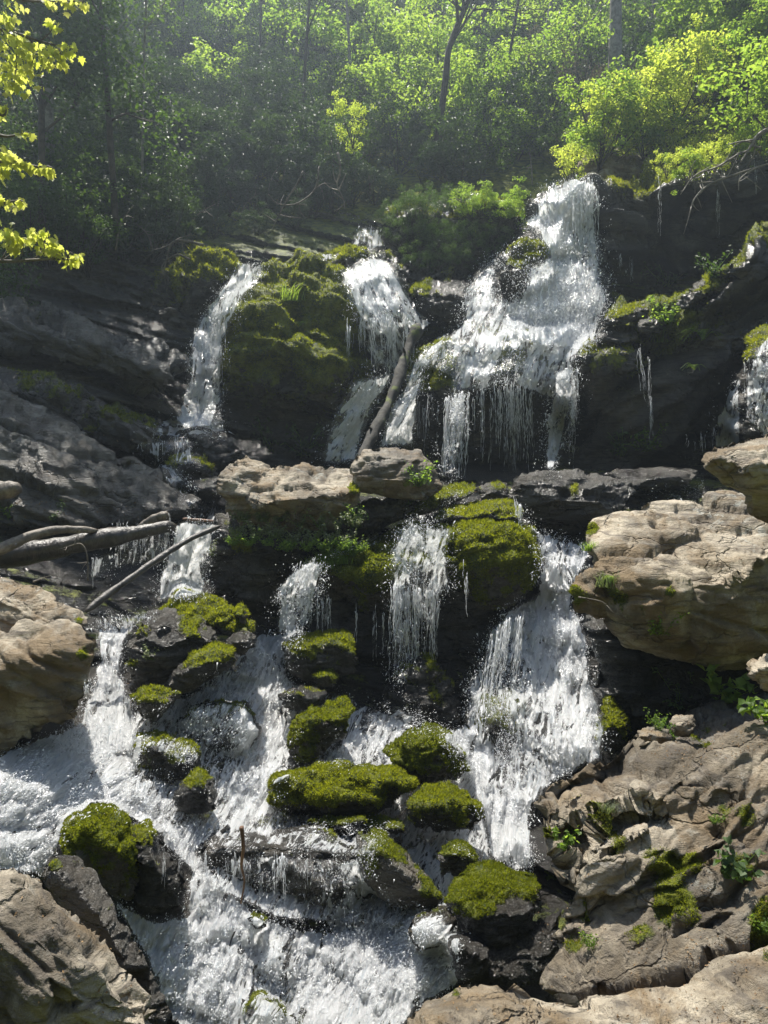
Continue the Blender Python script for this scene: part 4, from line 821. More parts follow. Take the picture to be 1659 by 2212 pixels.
rock('soil_bank', 'dark leafy soil bank behind the near outcrop', 5.6,
     [(1350, 1620, 0), (1400, 1570, .5), (1480, 1540, .8), (1560, 1520, 1), (1720, 1480, 1), (1720, 1640, -.2), (1500, 1650, -.2)], [(1550, 1570, .3)], th=.8, moss=-.2, spots=[(1500, 1590, 40, .4)], tone=.4, wet=.5, seed=93, kind='structure', cat=None, amp=.8)
rock('boulder', 'pale rounded rock at the crest just behind the tall fall', 19.5,
     [(1240, 380, .3), (1250, 345, .6), (1290, 325, .9), (1340, 322, .9), (1380, 345, .6), (1390, 385, .2), (1310, 395, 0)], [(1300, 345, .1), (1350, 350, .1), (1310, 370, -.1)], moss=-.5, tone=.9, wet=0, seed=94)
rock('boulder', 'tall grey rock face high among the yellow-green bushes', 22,
     [(1540, 290, .5), (1560, 200, .8), (1590, 150, 1), (1600, 120, 1), (1630, 140, .9), (1700, 160, .6), (1720, 330, .2), (1600, 330, 0)], [(1600, 200, -.1), (1640, 220, -.2), (1600, 280, -.2)], moss=-.5, tone=.5, wet=0, seed=95)

# ------------------------------------------------------------------ drop things onto the rock
def build_bvh(parts):
    Vs, Ts = merge(parts)
    return BVHTree.FromPolygons(Vs.tolist(), Ts.tolist())
BVH = build_bvh(SOLID)
BVHB = build_bvh([(bedV, bedT)])
BVHW = build_bvh(SOLID_W)         # the rocks the water runs over
CAMV = Vector((0, 0, CAMZ))
def hitY(x, y, default=12., tree=None):
    p = Vector(P3(x, y, 1.0).tolist()) - CAMV; p.normalize()
    h = (tree or BVH).ray_cast(CAMV, p)
    return (h[0].y, h[0], h[1]) if h[0] is not None else (default, None, None)

WCOUNT = [0]
def water(label, poly, ang, dens, off=.06, fall=0, amp=0.060, blobs=(), drops=0, dsize=1., fade=14, spill=14, blur=3, L=3.0, maxd=None, name='waterfall', tree=None, Yf=None, clump=.0):
    seed = 300 + WCOUNT[0] * 7; WCOUNT[0] += 1
    poly = [tuple(p) for p in poly]
    px = np.array([p[0] for p in poly]); py = np.array([p[1] for p in poly])
    x0, x1, y0, y1 = px.min() - 24, px.max() + 24, py.min() - 24, py.max() + 24
    g = 6.0
    cx = np.arange(x0, x1, g); cyv = np.arange(y0, y1, g)
    D = np.array([[hitY(a, b, 12., tree or BVHW)[0] for a in cx] for b in cyv])
    if Yf: D = np.minimum(D, Yf)
    for _ in range(fall):            # falling water leaps clear of what lies behind it
        q = np.pad(D, 1, mode='edge'); D = np.minimum.reduce([q[1:-1, 1:-1], q[:-2, 1:-1], q[2:, 1:-1], q[1:-1, :-2], q[1:-1, 2:]])
    for _ in range(blur):
        q = np.pad(D, 1, mode='edge'); D = (q[1:-1, 1:-1] * 2 + q[:-2, 1:-1] + q[2:, 1:-1] + q[1:-1, :-2] + q[1:-1, 2:]) / 6
    def samp(x, y):
        fx = np.clip((x - x0) / g, 0, len(cx) - 1.001); fy = np.clip((y - y0) / g, 0, len(cyv) - 1.001)
        ix, iy = fx.astype(int), fy.astype(int); fx -= ix; fy -= iy
        return (D[iy, ix] * (1 - fx) + D[iy, ix + 1] * fx) * (1 - fy) + (D[iy + 1, ix] * (1 - fx) + D[iy + 1, ix + 1] * fx) * fy
    X, Yp = np.meshgrid(np.arange(px.min(), px.max() + L, L), np.arange(py.min(), py.max() + L, L))
    ins = in_poly(X, Yp, poly)
    xx, yy = X.ravel(), Yp.ravel()
    ca, sa = math.cos(math.radians(ang)), math.sin(math.radians(ang))
    al = (xx * ca + yy * sa) * 8 / F; ac = (-xx * sa + yy * ca) * 8 / F
    fl = np.stack([ac, al, np.full(len(xx), seed * .37)], 1)
    dp = samp(xx, yy)
    lump = .6 * ridged(fl * np.array([5, 1.6, 1]), 3, seed) + .7 * fbm(fl * np.array([15, 5, 1]), 3, seed + 9)
    k = dp / 8
    dp = dp - off * k - amp * k * (lump + .2 * fbm(fl * np.array([34, 9, 1]), 2, seed + 19))
    V = P3(xx, yy, dp)
    dist = d_poly(xx, yy, poly)
    dn = np.full(len(xx), float(dens)) - .55 * (1 - sstep(0, fade, dist + 5 * fbm(fl * 9, 2, seed + 3)))
    dn += .14 * fbm(fl * np.array([3, 1.2, 1]), 3, seed + 5)
    for b in blobs: dn += b[3] * np.exp(-((xx - b[0]) ** 2 + (yy - b[1]) ** 2) / b[2] ** 2)
    dn = np.clip(dn, .0, .76)
    idx = np.arange(len(xx)).reshape(X.shape)
    ok = ins[:-1, :-1] & ins[1:, :-1] & ins[1:, 1:] & ins[:-1, 1:]
    a, b, c, d = idx[:-1, :-1][ok], idx[1:, :-1][ok], idx[1:, 1:][ok], idx[:-1, 1:][ok]
    Q = np.stack([a, b, c, d], 1)
    use = np.unique(Q); mp = np.full(len(xx), -1); mp[use] = np.arange(len(use))
    me = mesh_data(name, V[use], mp[Q], M_WATER, True, {'flow': fl[use], 'dens': dn[use]})
    o = link(name, me); tag(o, label, kind='structure')
    rn = np.random.RandomState(seed)
    if drops:
        n = int(drops * 1.9); i = rn.choice(len(xx[ins.ravel()]), n * 3)
        ax, ay = xx[ins.ravel()][i] + rn.normal(0, spill, n * 3), yy[ins.ravel()][i] + rn.normal(0, spill * .8, n * 3)
        nz = fbm(np.stack([ax / 26, ay / 40, ax * 0 + seed], -1), 3, seed + 1)
        keep = nz + rn.uniform(-.35, .35, n * 3) > clump
        ax, ay = ax[keep][:n], ay[keep][:n]
        dd = samp(ax, ay); kk = dd / 8
        dd = dd - off * kk - np.abs(rn.normal(0, .14, len(ax))) * kk - .03
        make_drops(ang, ax, ay, dd, dsize, rn)
    return samp
DROPS = []
def make_drops(ang, ax, ay, dd, dsize, rn):
    """small irregular blobs of water, drawn out along the way the water moves"""
    C = P3(ax, ay, dd); n = len(C)
    s = (dd / F)[:, None] * rn.gamma(1.6, .34, (n, 1)).clip(.18, 2.2) * dsize
    an = math.radians(ang) + rn.normal(0, .45, n)
    u = np.stack([np.cos(an), np.zeros(n), -np.sin(an)], 1)
    v = np.cross(u, rn.normal(0, 1, (n, 3))); v /= np.linalg.norm(v, axis=1, keepdims=True); w_ = np.cross(u, v)
    st = rn.gamma(1.6, 1.1, (n, 1)).clip(.9, 6)
    V = np.stack([C + u * s * st * 1.2, C - u * s * st * .5 + v * s, C - u * s * st * .3 - v * s * .6 + w_ * s * .9, C - u * s * st * .4 - v * s * .5 - w_ * s * .9], 1)
    T = np.array([[0, 1, 2], [0, 3, 1], [0, 2, 3], [1, 3, 2]])
    DROPS.append((V.reshape(-1, 3), (T[None] + np.arange(n)[:, None, None] * 4).reshape(-1, 3)))
def flush_drops(label):
    if not DROPS: return
    V, T = merge(DROPS); DROPS.clear()
    o = link('water_spray', mesh_data('water_spray', V, T, M_SPRAY)); tag(o, label, kind='stuff')
STR = []
def strands(n, top, length, lean=0., curve=0., wid=1., samp=None, Y=None, seed=0, brk=.25, off=.12, spread=0.):
    """thin falling threads of water from a rim line: clustered, broken and uneven"""
    rn = np.random.RandomState(seed + 900)
    top = np.array(top, float)
    cl = rn.rand(max(2, n // 5)) * (len(top) - 1); ct_ = rn.normal(0, 9, len(cl)); cl_l = rn.uniform(.3, 1, len(cl))
    for _ in range(n):
        j = rn.randint(len(cl)); t = np.clip(cl[j] + rn.normal(0, .02), 0, len(top) - 1.001); i = min(int(t), len(top) - 2); f = t - i
        x, y = top[i] * (1 - f) + top[i + 1] * f
        x += rn.normal(0, 1.5); y += ct_[j] + rn.normal(0, 6)
        ln = length * cl_l[j] * rn.uniform(.5, 1.15); m = max(6, int(ln / 5))
        s = np.linspace(0, 1, m)
        Yd = Y if Y else (float(samp(np.array([x]), np.array([y]))[0]))
        ln_ = ln
        xs = x + lean * ln_ * s + curve * ln_ * s * s + np.cumsum(rn.normal(0, .75, m)) + spread * (f - .5) * s * 20
        ys = y + ln_ * (s if not curve else s ** 1.1)
        yy = Yd - off * Yd / 8 - rn.rand() * .15
        P = P3(xs, ys, np.full(m, yy))
        w_ = yy / F * wid * .55 * rn.uniform(.5, 1.3) * (1 - .5 * s) * np.exp(rn.normal(0, .6, m)).clip(.15, 3)
        w_ = np.where(fbm(np.stack([s * m / 3, s * 0 + x, s * 0], -1), 2, seed) + rn.uniform(-.2, .2) < -.12, w_ * .08, w_)
        V, T = tube(P, w_, 3)
        STR.append((V, T))
def flush_strands(label):
    if not STR: return
    V, T = merge(STR); STR.clear()
    o = link('water_threads', mesh_data('water_threads', V, T, M_SPRAY)); tag(o, label, kind='stuff')

# ---- upper falls
s = water('white fall dropping down the left cliff', [(513, 563), (580, 566), (568, 600), (530, 645), (508, 690), (487, 740), (484, 830), (480, 925), (400, 930), (372, 912), (392, 850), (405, 780), (415, 720), (430, 680), (465, 635), (495, 595)], 104, 0.54, fall=3, off=.12, drops=2600, dsize=.7, spill=9, blobs=[(440, 700, 60, .06), (430, 870, 50, .04), (550, 590, 30, -.08)])
strands(110, [(420, 720), (485, 700)], 190, 0, wid=.9, samp=s, seed=1); strands(60, [(490, 640), (560, 575)], 60, -.3, wid=.9, samp=s, seed=2)
water('spill at the foot of the left fall', [(326, 932), (345, 905), (400, 890), (480, 900), (500, 938), (440, 948), (345, 950)], 10, .55, drops=700, dsize=.7)
s = water('thin film of water over the small ledge', [(293, 948), (420, 942), (430, 1000), (400, 1010), (300, 985)], 90, .36, off=.05, fall=1, drops=200, dsize=.6)
strands(30, [(296, 952), (420, 945)], 45, 0, wid=.7, samp=s, seed=3)
water('small step of white water beside the great slab', [(335, 995), (372, 995), (405, 1035), (412, 1066), (375, 1066), (345, 1025)], 60, .58, drops=300, dsize=.7)
water('shallow run above the log fall', [(375, 1058), (430, 1066), (475, 1080), (478, 1138), (360, 1142), (345, 1118), (405, 1104)], 110, .40, off=.04, drops=200, dsize=.6)
water('top step of the middle fall', [(748, 536), (762, 505), (785, 487), (832, 490), (834, 535), (795, 548)], 100, .52, fall=1, drops=200, dsize=.6, fade=8)
water('little side trickle by the middle fall', [(685, 541), (735, 543), (728, 566), (690, 566)], 90, .42, fall=1, fade=6)
s = water('fanning middle fall', [(733, 582), (800, 548), (832, 550), (872, 612), (905, 668), (945, 697), (925, 712), (885, 745), (885, 800), (800, 815), (776, 720), (752, 650), (733, 608)], 70, 0.57, fall=2, off=.08, drops=1800, dsize=.65, blobs=[(770, 590, 40, .08), (830, 770, 50, -.10), (790, 740, 30, -.1)])
strands(130, [(780, 690), (900, 700)], 115, 0, wid=.8, samp=s, seed=4); strands(50, [(745, 700), (800, 690)], 80, 0, wid=.6, samp=s, seed=5)
s = water('lower leap of the middle fall behind the log', [(765, 818), (858, 798), (845, 830), (810, 880), (780, 960), (772, 1000), (690, 1008), (702, 950), (728, 880)], 118, 0.55, fall=1, off=.15, drops=900, dsize=.8, Yf=14.6)
s1 = water('tall main fall from the crest', [(1152, 458), (1180, 405), (1232, 379), (1278, 384), (1298, 400), (1290, 450), (1296, 520), (1304, 600), (1316, 650), (1300, 690), (1290, 740), (1240, 765), (1120, 735), (1080, 700), (1120, 640), (1150, 585), (1180, 556), (1160, 505), (1135, 492), (1130, 470)], 92, .58, fall=1, off=.15, amp=0.108, drops=6500, dsize=.75, spill=13, blobs=[(1190, 590, 50, .1), (1220, 430, 60, .08), (1270, 560, 40, -.1), (1200, 690, 70, .1)])
water('spray veil half way down the tall fall', [(1120, 560), (1200, 540), (1290, 550), (1316, 640), (1290, 690), (1180, 700), (1090, 690), (1130, 640)], 100, .46, off=.35, amp=.07, drops=5200, dsize=.7, spill=22, fade=30)
strands(200, [(1165, 440), (1230, 395), (1290, 410)], 190, 0, wid=1.1, samp=s1, seed=6)
s = water('left branch of the tall fall', [(1072, 552), (1110, 528), (1142, 520), (1084, 566), (1078, 612), (1070, 638), (1140, 650), (1120, 700), (995, 706), (998, 640), (1028, 590)], 112, .58, fall=1, off=.1, amp=0.096, drops=1900, dsize=.75)
strands(70, [(1000, 640), (1110, 645)], 60, 0, wid=.9, samp=s, seed=7)
s = water('curtain spreading over the rock dome', [(1000, 690), (1120, 668), (1316, 640), (1288, 720), (1248, 770), (1242, 800), (1232, 850), (1190, 868), (1140, 850), (1090, 830), (1060, 850), (1000, 850), (985, 870), (960, 880), (968, 820), (930, 800), (890, 850), (870, 900), (905, 960), (815, 968), (832, 900), (868, 830), (890, 780), (940, 722)], 108, 0.57, fall=1, off=.09, amp=0.084, drops=5200, dsize=.75, spill=10,
          blobs=[(940, 815, 38, -.35), (1110, 775, 26, -.3), (1085, 812, 24, -.35), (1140, 715, 30, -.15), (970, 735, 20, -.15), (1200, 720, 60, .12), (1020, 790, 30, .12), (880, 830, 40, .1), (1130, 830, 30, -.1), (1040, 840, 30, -.1)])
strands(150, [(965, 865), (1015, 848)], 210, -.05, wid=1.1, samp=s, seed=8, off=.2); strands(120, [(1090, 830), (1160, 850)], 205, 0, wid=.8, samp=s, seed=9)
strands(60, [(1020, 850), (1090, 840)], 150, 0, wid=.6, samp=s, seed=10); strands(45, [(885, 850), (960, 880)], 110, 0, wid=.5, samp=s, seed=11); strands(60, [(1230, 840), (1250, 800)], 190, 0, wid=.6, samp=s, seed=12)
water('twisting white rope of water on the right of the dome', [(1195, 800), (1240, 790), (1240, 850), (1225, 900), (1215, 960), (1200, 1015), (1172, 1018), (1182, 960), (1180, 900), (1195, 850)], 97, .66, fall=2, off=.25, amp=0.144, drops=1600, dsize=.9, fade=8)
water('broken falling threads left of the dome', [(972, 850), (1010, 848), (1008, 930), (990, 1030), (950, 1034), (955, 960)], 97, .40, fall=2, off=.3, amp=0.120, drops=1700, dsize=.9, Yf=13.6)
water('steep run left of the dome beside the log', [(880, 830), (925, 800), (905, 870), (895, 965), (815, 968), (845, 890)], 115, 0.63, fall=1, off=.2, drops=700, dsize=.8, Yf=14.2)
s = water('white ribbon falling behind the tan overhang', [(1542, 968), (1549, 900), (1572, 845), (1602, 806), (1602, 950), (1590, 968)], 100, .6, fall=1, off=.1, drops=300, dsize=.7, Yf=14, fade=8)
s = water('veil over the rounded edge boulder', [(1603, 810), (1625, 755), (1659, 714), (1730, 700), (1730, 970), (1650, 960), (1605, 905)], 95, 0.49, fall=1, off=.06, drops=700, dsize=.8, blobs=[(1615, 780, 25, -.15)])
strands(60, [(1610, 780), (1700, 780)], 160, 0, wid=1, samp=s, seed=13)
strands(7, [(1376, 758), (1384, 758)], 120, .12, wid=.5, Y=13.3, seed=14); strands(7, [(1396, 790), (1404, 790)], 190, .01, wid=.5, Y=13.2, seed=15); strands(14, [(1385, 800), (1412, 880)], 90, 0, wid=.5, Y=13.2, seed=16)
strands(5, [(1419, 388), (1426, 388)], 150, .01, wid=.38, Y=16.9, seed=17); strands(8, [(1535, 400), (1556, 410)], 110, 0, wid=.32, Y=16.6, seed=18); strands(8, [(1625, 350), (1650, 350)], 60, 0, wid=.32, Y=16.2, seed=19)
strands(26, [(1440, 945), (1550, 950)], 45, 0, wid=.4, Y=13.0, seed=20); strands(14, [(1330, 560), (1365, 560)], 50, 0, wid=.38, Y=16.8, seed=21)
flush_strands('threads of water falling from the cliff rims'); flush_drops('flying drops around the upper falls')
# ---- middle
water('white water running down between the mossy rocks', [(290, 1480), (400, 1500), (470, 1420), (560, 1370), (640, 1470), (760, 1500), (900, 1560), (1040, 1640), (1070, 1860), (1010, 1960), (860, 2010), (600, 1990), (430, 1910), (340, 1790), (270, 1700)], 115, .52, off=.3, amp=.08, drops=9000, dsize=.85, name='stream', tree=BVHB)
s = water('dark veil of water over the log', [(242, 1142), (375, 1132), (366, 1215), (300, 1225), (240, 1240), (188, 1262), (192, 1205), (245, 1185)], 93, .45, fall=1, off=.1, drops=400, dsize=.6, Yf=9.6)
strands(70, [(250, 1140), (372, 1136)], 90, 0, wid=.8, samp=s, seed=22); strands(10, [(192, 1210), (215, 1200)], 70, 0, wid=.8, samp=s, seed=23)
water('white chute behind the leaning pole', [(378, 1134), (400, 1122), (476, 1130), (462, 1190), (450, 1240), (446, 1292), (338, 1300), (345, 1240), (364, 1180)], 102, 0.66, off=.1, fall=1, amp=0.084, drops=1500, dsize=.8, Yf=9.4)
water('dark rippled pool lip', [(192, 1328), (320, 1316), (345, 1330), (300, 1352), (265, 1372), (200, 1368)], 80, .47, off=.03, drops=300, dsize=.8, Yf=8.2)
water('foaming chute between tan boulder and black block', [(202, 1352), (300, 1345), (272, 1392), (268, 1460), (285, 1510), (300, 1560), (288, 1625), (150, 1645), (108, 1595), (168, 1556), (195, 1490), (210, 1420)], 96, 0.69, off=.12, fall=1, amp=0.108, drops=2600, dsize=.9, blobs=[(240, 1390, 40, -.06)])
strands(16, [(176, 1490), (196, 1470)], 60, 0, wid=1, Y=5.9, seed=24)
water('rapids spreading to the frame edge', [(-40, 1645), (60, 1602), (160, 1572), (290, 1548), (312, 1600), (290, 1690), (368, 1732), (380, 1792), (345, 1805), (290, 1772), (250, 1748), (200, 1738), (140, 1790), (115, 1860), (85, 1885), (0, 1810), (-40, 1800)], 142, .70, off=.12, amp=0.144, drops=6000, dsize=1., spill=10, fade=9)
water('smooth white slide in the bottom corner of the rapids', [(-40, 1780), (30, 1795), (100, 1860), (130, 1900), (60, 1890), (-40, 1880)], 100, .62, off=.1, drops=500)
water('curved side fall off the moss ledge', [(600, 1268), (636, 1225), (668, 1206), (702, 1212), (692, 1262), (680, 1320), (652, 1372), (600, 1402), (596, 1330)], 106, 0.61, off=.2, fall=2, amp=0.084, drops=2200, dsize=.8, Yf=8.8)
s = water('bright water slipping along the top of the moss ledge', [(660, 1212), (730, 1182), (830, 1148), (872, 1118), (892, 1134), (850, 1158), (820, 1170), (740, 1196), (690, 1216)], 160, .50, off=.03, amp=0.036, drops=1100, dsize=.7, fade=5, spill=4)
strands(60, [(640, 1225), (690, 1215)], 150, -.25, .1, wid=.9, Y=8.7, seed=25); strands(26, [(680, 1290), (715, 1300)], 110, 0, wid=.6, Y=8.9, seed=26)
for xx_, y0_, l_ in ((712, 1300, 160), (808, 1320, 180), (828, 1340, 90), (770, 1310, 100), (1003, 1240, 110), (1010, 1240, 100)):
    strands(5, [(xx_ - 2, y0_), (xx_ + 2, y0_)], l_, 0, wid=.9, Y=8.8, seed=xx_)
water('cascade tumbling down the stone steps', [(552, 1362), (640, 1368), (626, 1420), (618, 1480), (606, 1550), (628, 1575), (618, 1640), (640, 1680), (590, 1700), (602, 1762), (480, 1772), (468, 1690), (520, 1650), (480, 1640), (420, 1600), (360, 1575), (352, 1530), (420, 1490), (500, 1450), (540, 1400)], 122, 0.65, off=.08, amp=0.120, drops=5600, dsize=.85, blobs=[(470, 1600, 32, -.3), (450, 1570, 50, -.15), (585, 1440, 18, -.25), (560, 1600, 30, -.1), (500, 1560, 30, -.05)])
water('thin white lace over the drenched island rocks', [(300, 1565), (380, 1530), (440, 1520), (500, 1560), (470, 1650), (420, 1660), (300, 1615)], 120, 0.46, off=.04, drops=1100, dsize=.8)
water('water filming the mossy rock tongue', [(882, 1108), (955, 1062), (1022, 1050), (1012, 1088), (960, 1122), (900, 1146)], 140, .42, off=.03, amp=0.036, drops=400, dsize=.7)
s = water('lacy fall over the middle of the moss ledge', [(842, 1186), (866, 1142), (888, 1122), (985, 1140), (968, 1190), (978, 1262), (944, 1290), (930, 1340), (906, 1350), (880, 1320), (850, 1330), (840, 1260)], 98, 0.54, off=.08, fall=1, amp=0.072, drops=2600, dsize=.8, Yf=8.9, blobs=[(910, 1255, 22, -.2), (930, 1160, 30, .08)])
strands(110, [(845, 1280), (900, 1270)], 240, 0, wid=1.2, samp=s, seed=27, off=.15); strands(50, [(905, 1270), (950, 1250)], 200, -.02, wid=1.1, samp=s, seed=28)
water('trailing foot of the lacy fall', [(840, 1330), (885, 1330), (900, 1400), (885, 1480), (842, 1500), (838, 1420)], 94, .34, off=.1, fall=1, drops=500, dsize=.8, Yf=8.7)
water('broad whitewater fall beside the huge tan boulder', [(1112, 1090), (1128, 1082), (1142, 1126), (1165, 1142), (1215, 1162), (1275, 1168), (1278, 1212), (1242, 1262), (1236, 1312), (1262, 1340), (1275, 1420), (1290, 1500), (1312, 1580), (1304, 1640), (1200, 1690), (1152, 1740), (1146, 1790), (1160, 1875), (1110, 1885), (1060, 1850), (1040, 1760), (1010, 1690), (1000, 1640), (950, 1590), (1000, 1560), (1010, 1480), (1040, 1420), (1048, 1370), (1100, 1315), (1158, 1280), (1166, 1200), (1148, 1150)], 96, .64, off=.2, fall=1, amp=0.156, drops=13000, dsize=.9, spill=12,
      blobs=[(1085, 1450, 36, -.22), (1070, 1560, 50, -.28), (1080, 1680, 40, -.12), (1215, 1400, 70, .1), (1200, 1200, 50, -.05), (1260, 1560, 40, -.05), (1110, 1800, 50, .1), (1090, 1620, 30, -.1)])
strands(90, [(1050, 1380), (1130, 1330)], 190, -.12, wid=1.2, Y=7.9, seed=29)
water('glassy sheet of water over the mid stream rocks', [(688, 1652), (735, 1605), (795, 1535), (860, 1520), (1000, 1592), (1070, 1640), (1060, 1700), (1020, 1680), (985, 1610), (920, 1566), (850, 1586), (832, 1632), (740, 1645)], 155, 0.50, off=.08, fall=1, amp=0.060, drops=2400, dsize=.7, spill=16)
water('shallow white flow behind the long low rock', [(560, 1772), (600, 1765), (700, 1776), (1040, 1800), (1062, 1860), (1010, 1840), (960, 1800), (880, 1800), (660, 1800)], 175, 0.50, off=.03, drops=900, dsize=.8)
water('water lacing the broad dark ledge', [(435, 1788), (620, 1782), (830, 1800), (810, 1860), (730, 1850), (640, 1840), (560, 1840), (450, 1850)], 130, 0.48, off=.03, amp=0.048, drops=1500, dsize=.7)
s = water('drips down the front of the broad ledge', [(470, 1850), (560, 1840), (640, 1842), (735, 1852), (770, 1990), (640, 2000), (540, 1960)], 95, 0.40, off=.04, drops=500, dsize=.7)
strands(26, [(590, 1850), (612, 1850)], 110, 0, wid=1.3, samp=s, seed=30); strands(40, [(440, 1850), (540, 1850)], 90, .05, wid=.9, samp=s, seed=31); strands(20, [(620, 1850), (720, 1860)], 80, 0, wid=.7, samp=s, seed=32)
strands(14, [(330, 1835), (400, 1850)], 70, 0, wid=.7, Y=4.9, seed=33)
water('glittering flow between ledge and banded moss rock', [(722, 1862), (775, 1850), (800, 1900), (850, 1950), (900, 1985), (880, 2030), (720, 2030), (700, 1990), (740, 1930)], 88, 0.56, off=.05, amp=0.072, drops=2200, dsize=.8)
water('foaming lower rapids filling the bottom of the stream', [(342, 1782), (380, 1772), (480, 1765), (600, 1752), (640, 1762), (560, 1780), (450, 1798), (430, 1840), (500, 1920), (560, 1975), (640, 2000), (720, 2010), (800, 1990), (860, 1990), (985, 1990), (1002, 2030), (985, 2080), (1000, 2125), (900, 2180), (860, 2250), (370, 2250), (320, 2080), (238, 1945), (262, 1950), (330, 1985), (400, 1975), (405, 1880), (350, 1820)], 112, 0.66, off=.12, amp=0.120, drops=13000, dsize=.9, spill=9,
      blobs=[(600, 2080, 60, -.12), (560, 2180, 40, -.1), (880, 2060, 80, .15), (340, 2040, 60, .12), (440, 2180, 60, .15), (700, 2100, 40, -.06), (480, 2000, 40, -.05)])
water('bulging smooth white boil beside the yellow moss boulder', [(815, 1992), (880, 1966), (955, 1962), (1003, 2018), (984, 2056), (950, 2110), (880, 2160), (820, 2090)], 150, .66, off=.12, amp=.06, fade=30, drops=1500, blur=10)
water('bright pool behind the long dark boulder', [(1395, 1092), (1440, 1066), (1505, 1046), (1560, 1060), (1480, 1080), (1410, 1098)], 20, .46, off=.04, drops=300, dsize=.7)
strands(20, [(1112, 1090), (1124, 1086)], 55, .15, wid=1, Y=9.5, seed=34)
flush_strands('threads of water falling over the middle ledges'); flush_drops('flying drops over the middle and lower rapids')

# ------------------------------------------------------------------ leaves, shrubs, trees
def leaf_quads(C, N, ln, wd, rn, fold=.25, curl=.2):
    """diamond leaves: C centres, N leaf normals"""
    n = len(C)
    a = np.cross(N, rn.normal(0, 1, (n, 3))); a /= np.linalg.norm(a, axis=1, keepdims=True) + 1e-9
    b = np.cross(N, a)
    l = ln * rn.uniform(.7, 1.2, (n, 1)); w_ = wd * rn.uniform(.7, 1.2, (n, 1))
    V = np.stack([C - a * l * .5, C + b * w_ * .5 + N * w_ * fold, C + a * l * .5 - N * l * curl, C - b * w_ * .5 + N * w_ * fold], 1).reshape(-1, 3)
    i = np.arange(n)[:, None] * 4
    T = np.vstack([np.hstack([i, i + 1, i + 2]), np.hstack([i, i + 2, i + 3])])
    return V, T
def crown_mesh(name, mat, n, R, H, ln, wd, seed, clumps=46, cr=.26, tilt=.9, fold=.25, curl=.2, hollow=.45):
    rn = np.random.RandomState(seed)
    d = rn.normal(0, 1, (clumps, 3)); d /= np.linalg.norm(d, axis=1, keepdims=True)
    r = rn.uniform(hollow, 1, (clumps, 1)) ** .7
    cc = d * r * np.array([R, R, H]) * (1 + .25 * rn.normal(0, 1, (clumps, 1)))
    cs = rn.uniform(.55, 1.3, clumps) * cr * R
    i = rn.choice(clumps, n, p=cs ** 2 / (cs ** 2).sum())
    q = rn.normal(0, 1, (n, 3)); q /= np.linalg.norm(q, axis=1, keepdims=True); q *= rn.rand(n, 1) ** .4
    C = cc[i] + q * cs[i][:, None] * np.array([1, 1, .7])
    N = q * .5 + np.array([0, 0, tilt]) + rn.normal(0, .55, (n, 3)); N /= np.linalg.norm(N, axis=1, keepdims=True)
    V, T = leaf_quads(C, N, ln, wd, rn, fold, curl)
    return mesh_data(name, V, T, mat), cc
def stems_mesh(name, cc, base, seed, r=.03, mat=None, k=12):
    rn = np.random.RandomState(seed); parts = []
    for c in cc[rn.choice(len(cc), min(k, len(cc)), replace=False)]:
        m = (c + base) / 2 + rn.normal(0, .12, 3) * np.linalg.norm(c - base)
        p = spline([base + rn.normal(0, .03, 3), m, c], 6)
        parts.append(tube(p, np.linspace(r, r * .25, 6), 4))
    V, T = merge(parts)
    return mesh_data(name, V, T, mat or M_DARKBARK, True)
KINDS = {}
def kind(key, mat, n, R, H, ln, wd, var=2, **kw):
    L_ = []
    for v in range(var):
        sd_ = len(KINDS) * 31 + v * 7 + 1000
        cm, cc = crown_mesh('crown', mat, n, R, H, ln, wd, sd_, **kw)
        sm = stems_mesh('stem', cc, np.array([0, 0, -H * 1.15]), sd_ + 3)
        L_.append((cm, sm, H * 1.15))
    KINDS[key] = L_
kind('rhodo', M_RHODO, 3300, 1.35, 1.1, .15, .055, 3, clumps=60, cr=.22)
kind('shade', M_SHADE, 3300, 1.35, 1.15, .10, .06, 2, clumps=40, cr=.3)
kind('green', M_GREEN, 2600, 1.4, 1.35, .12, .075, 3, clumps=36, cr=.27)
kind('yellow', M_YELLOW, 1900, 1.2, 1.0, .10, .065, 2, clumps=34, cr=.24)
kind('limey', M_GREEN, 3000, 1.5, 1.6, .11, .07, 1, clumps=50, cr=.18)
kind('dry', M_DRY, 2200, 1.25, .9, .11, .03, 2, clumps=30, cr=.3, tilt=.3)
LBL = {'rhodo': ('rhododendron', 'dark glossy leaved rhododendron among others on the wooded slope', 'shrub', 'rhododendron thicket on the slope'),
       'shade': ('bush', 'deep green leafy bush in the shaded thicket under the slope', 'bush', 'deep green bushes on the shaded bank'),
       'green': ('young_tree', 'fresh green young tree in full spring leaf on the slope', 'tree', 'fresh green young trees on the slope'),
       'yellow': ('bush', 'bright yellow-green bush glowing against the light by the crest', 'bush', 'bright yellow-green bushes by the crest'),
       'limey': ('young_tree', 'lime green young tree lit from behind high on the slope', 'tree', 'lime green trees high on the slope'),
       'dry': ('brush', 'olive and brown twiggy brush clump on the upper slope', 'shrub', 'twiggy brush on the upper slope')}
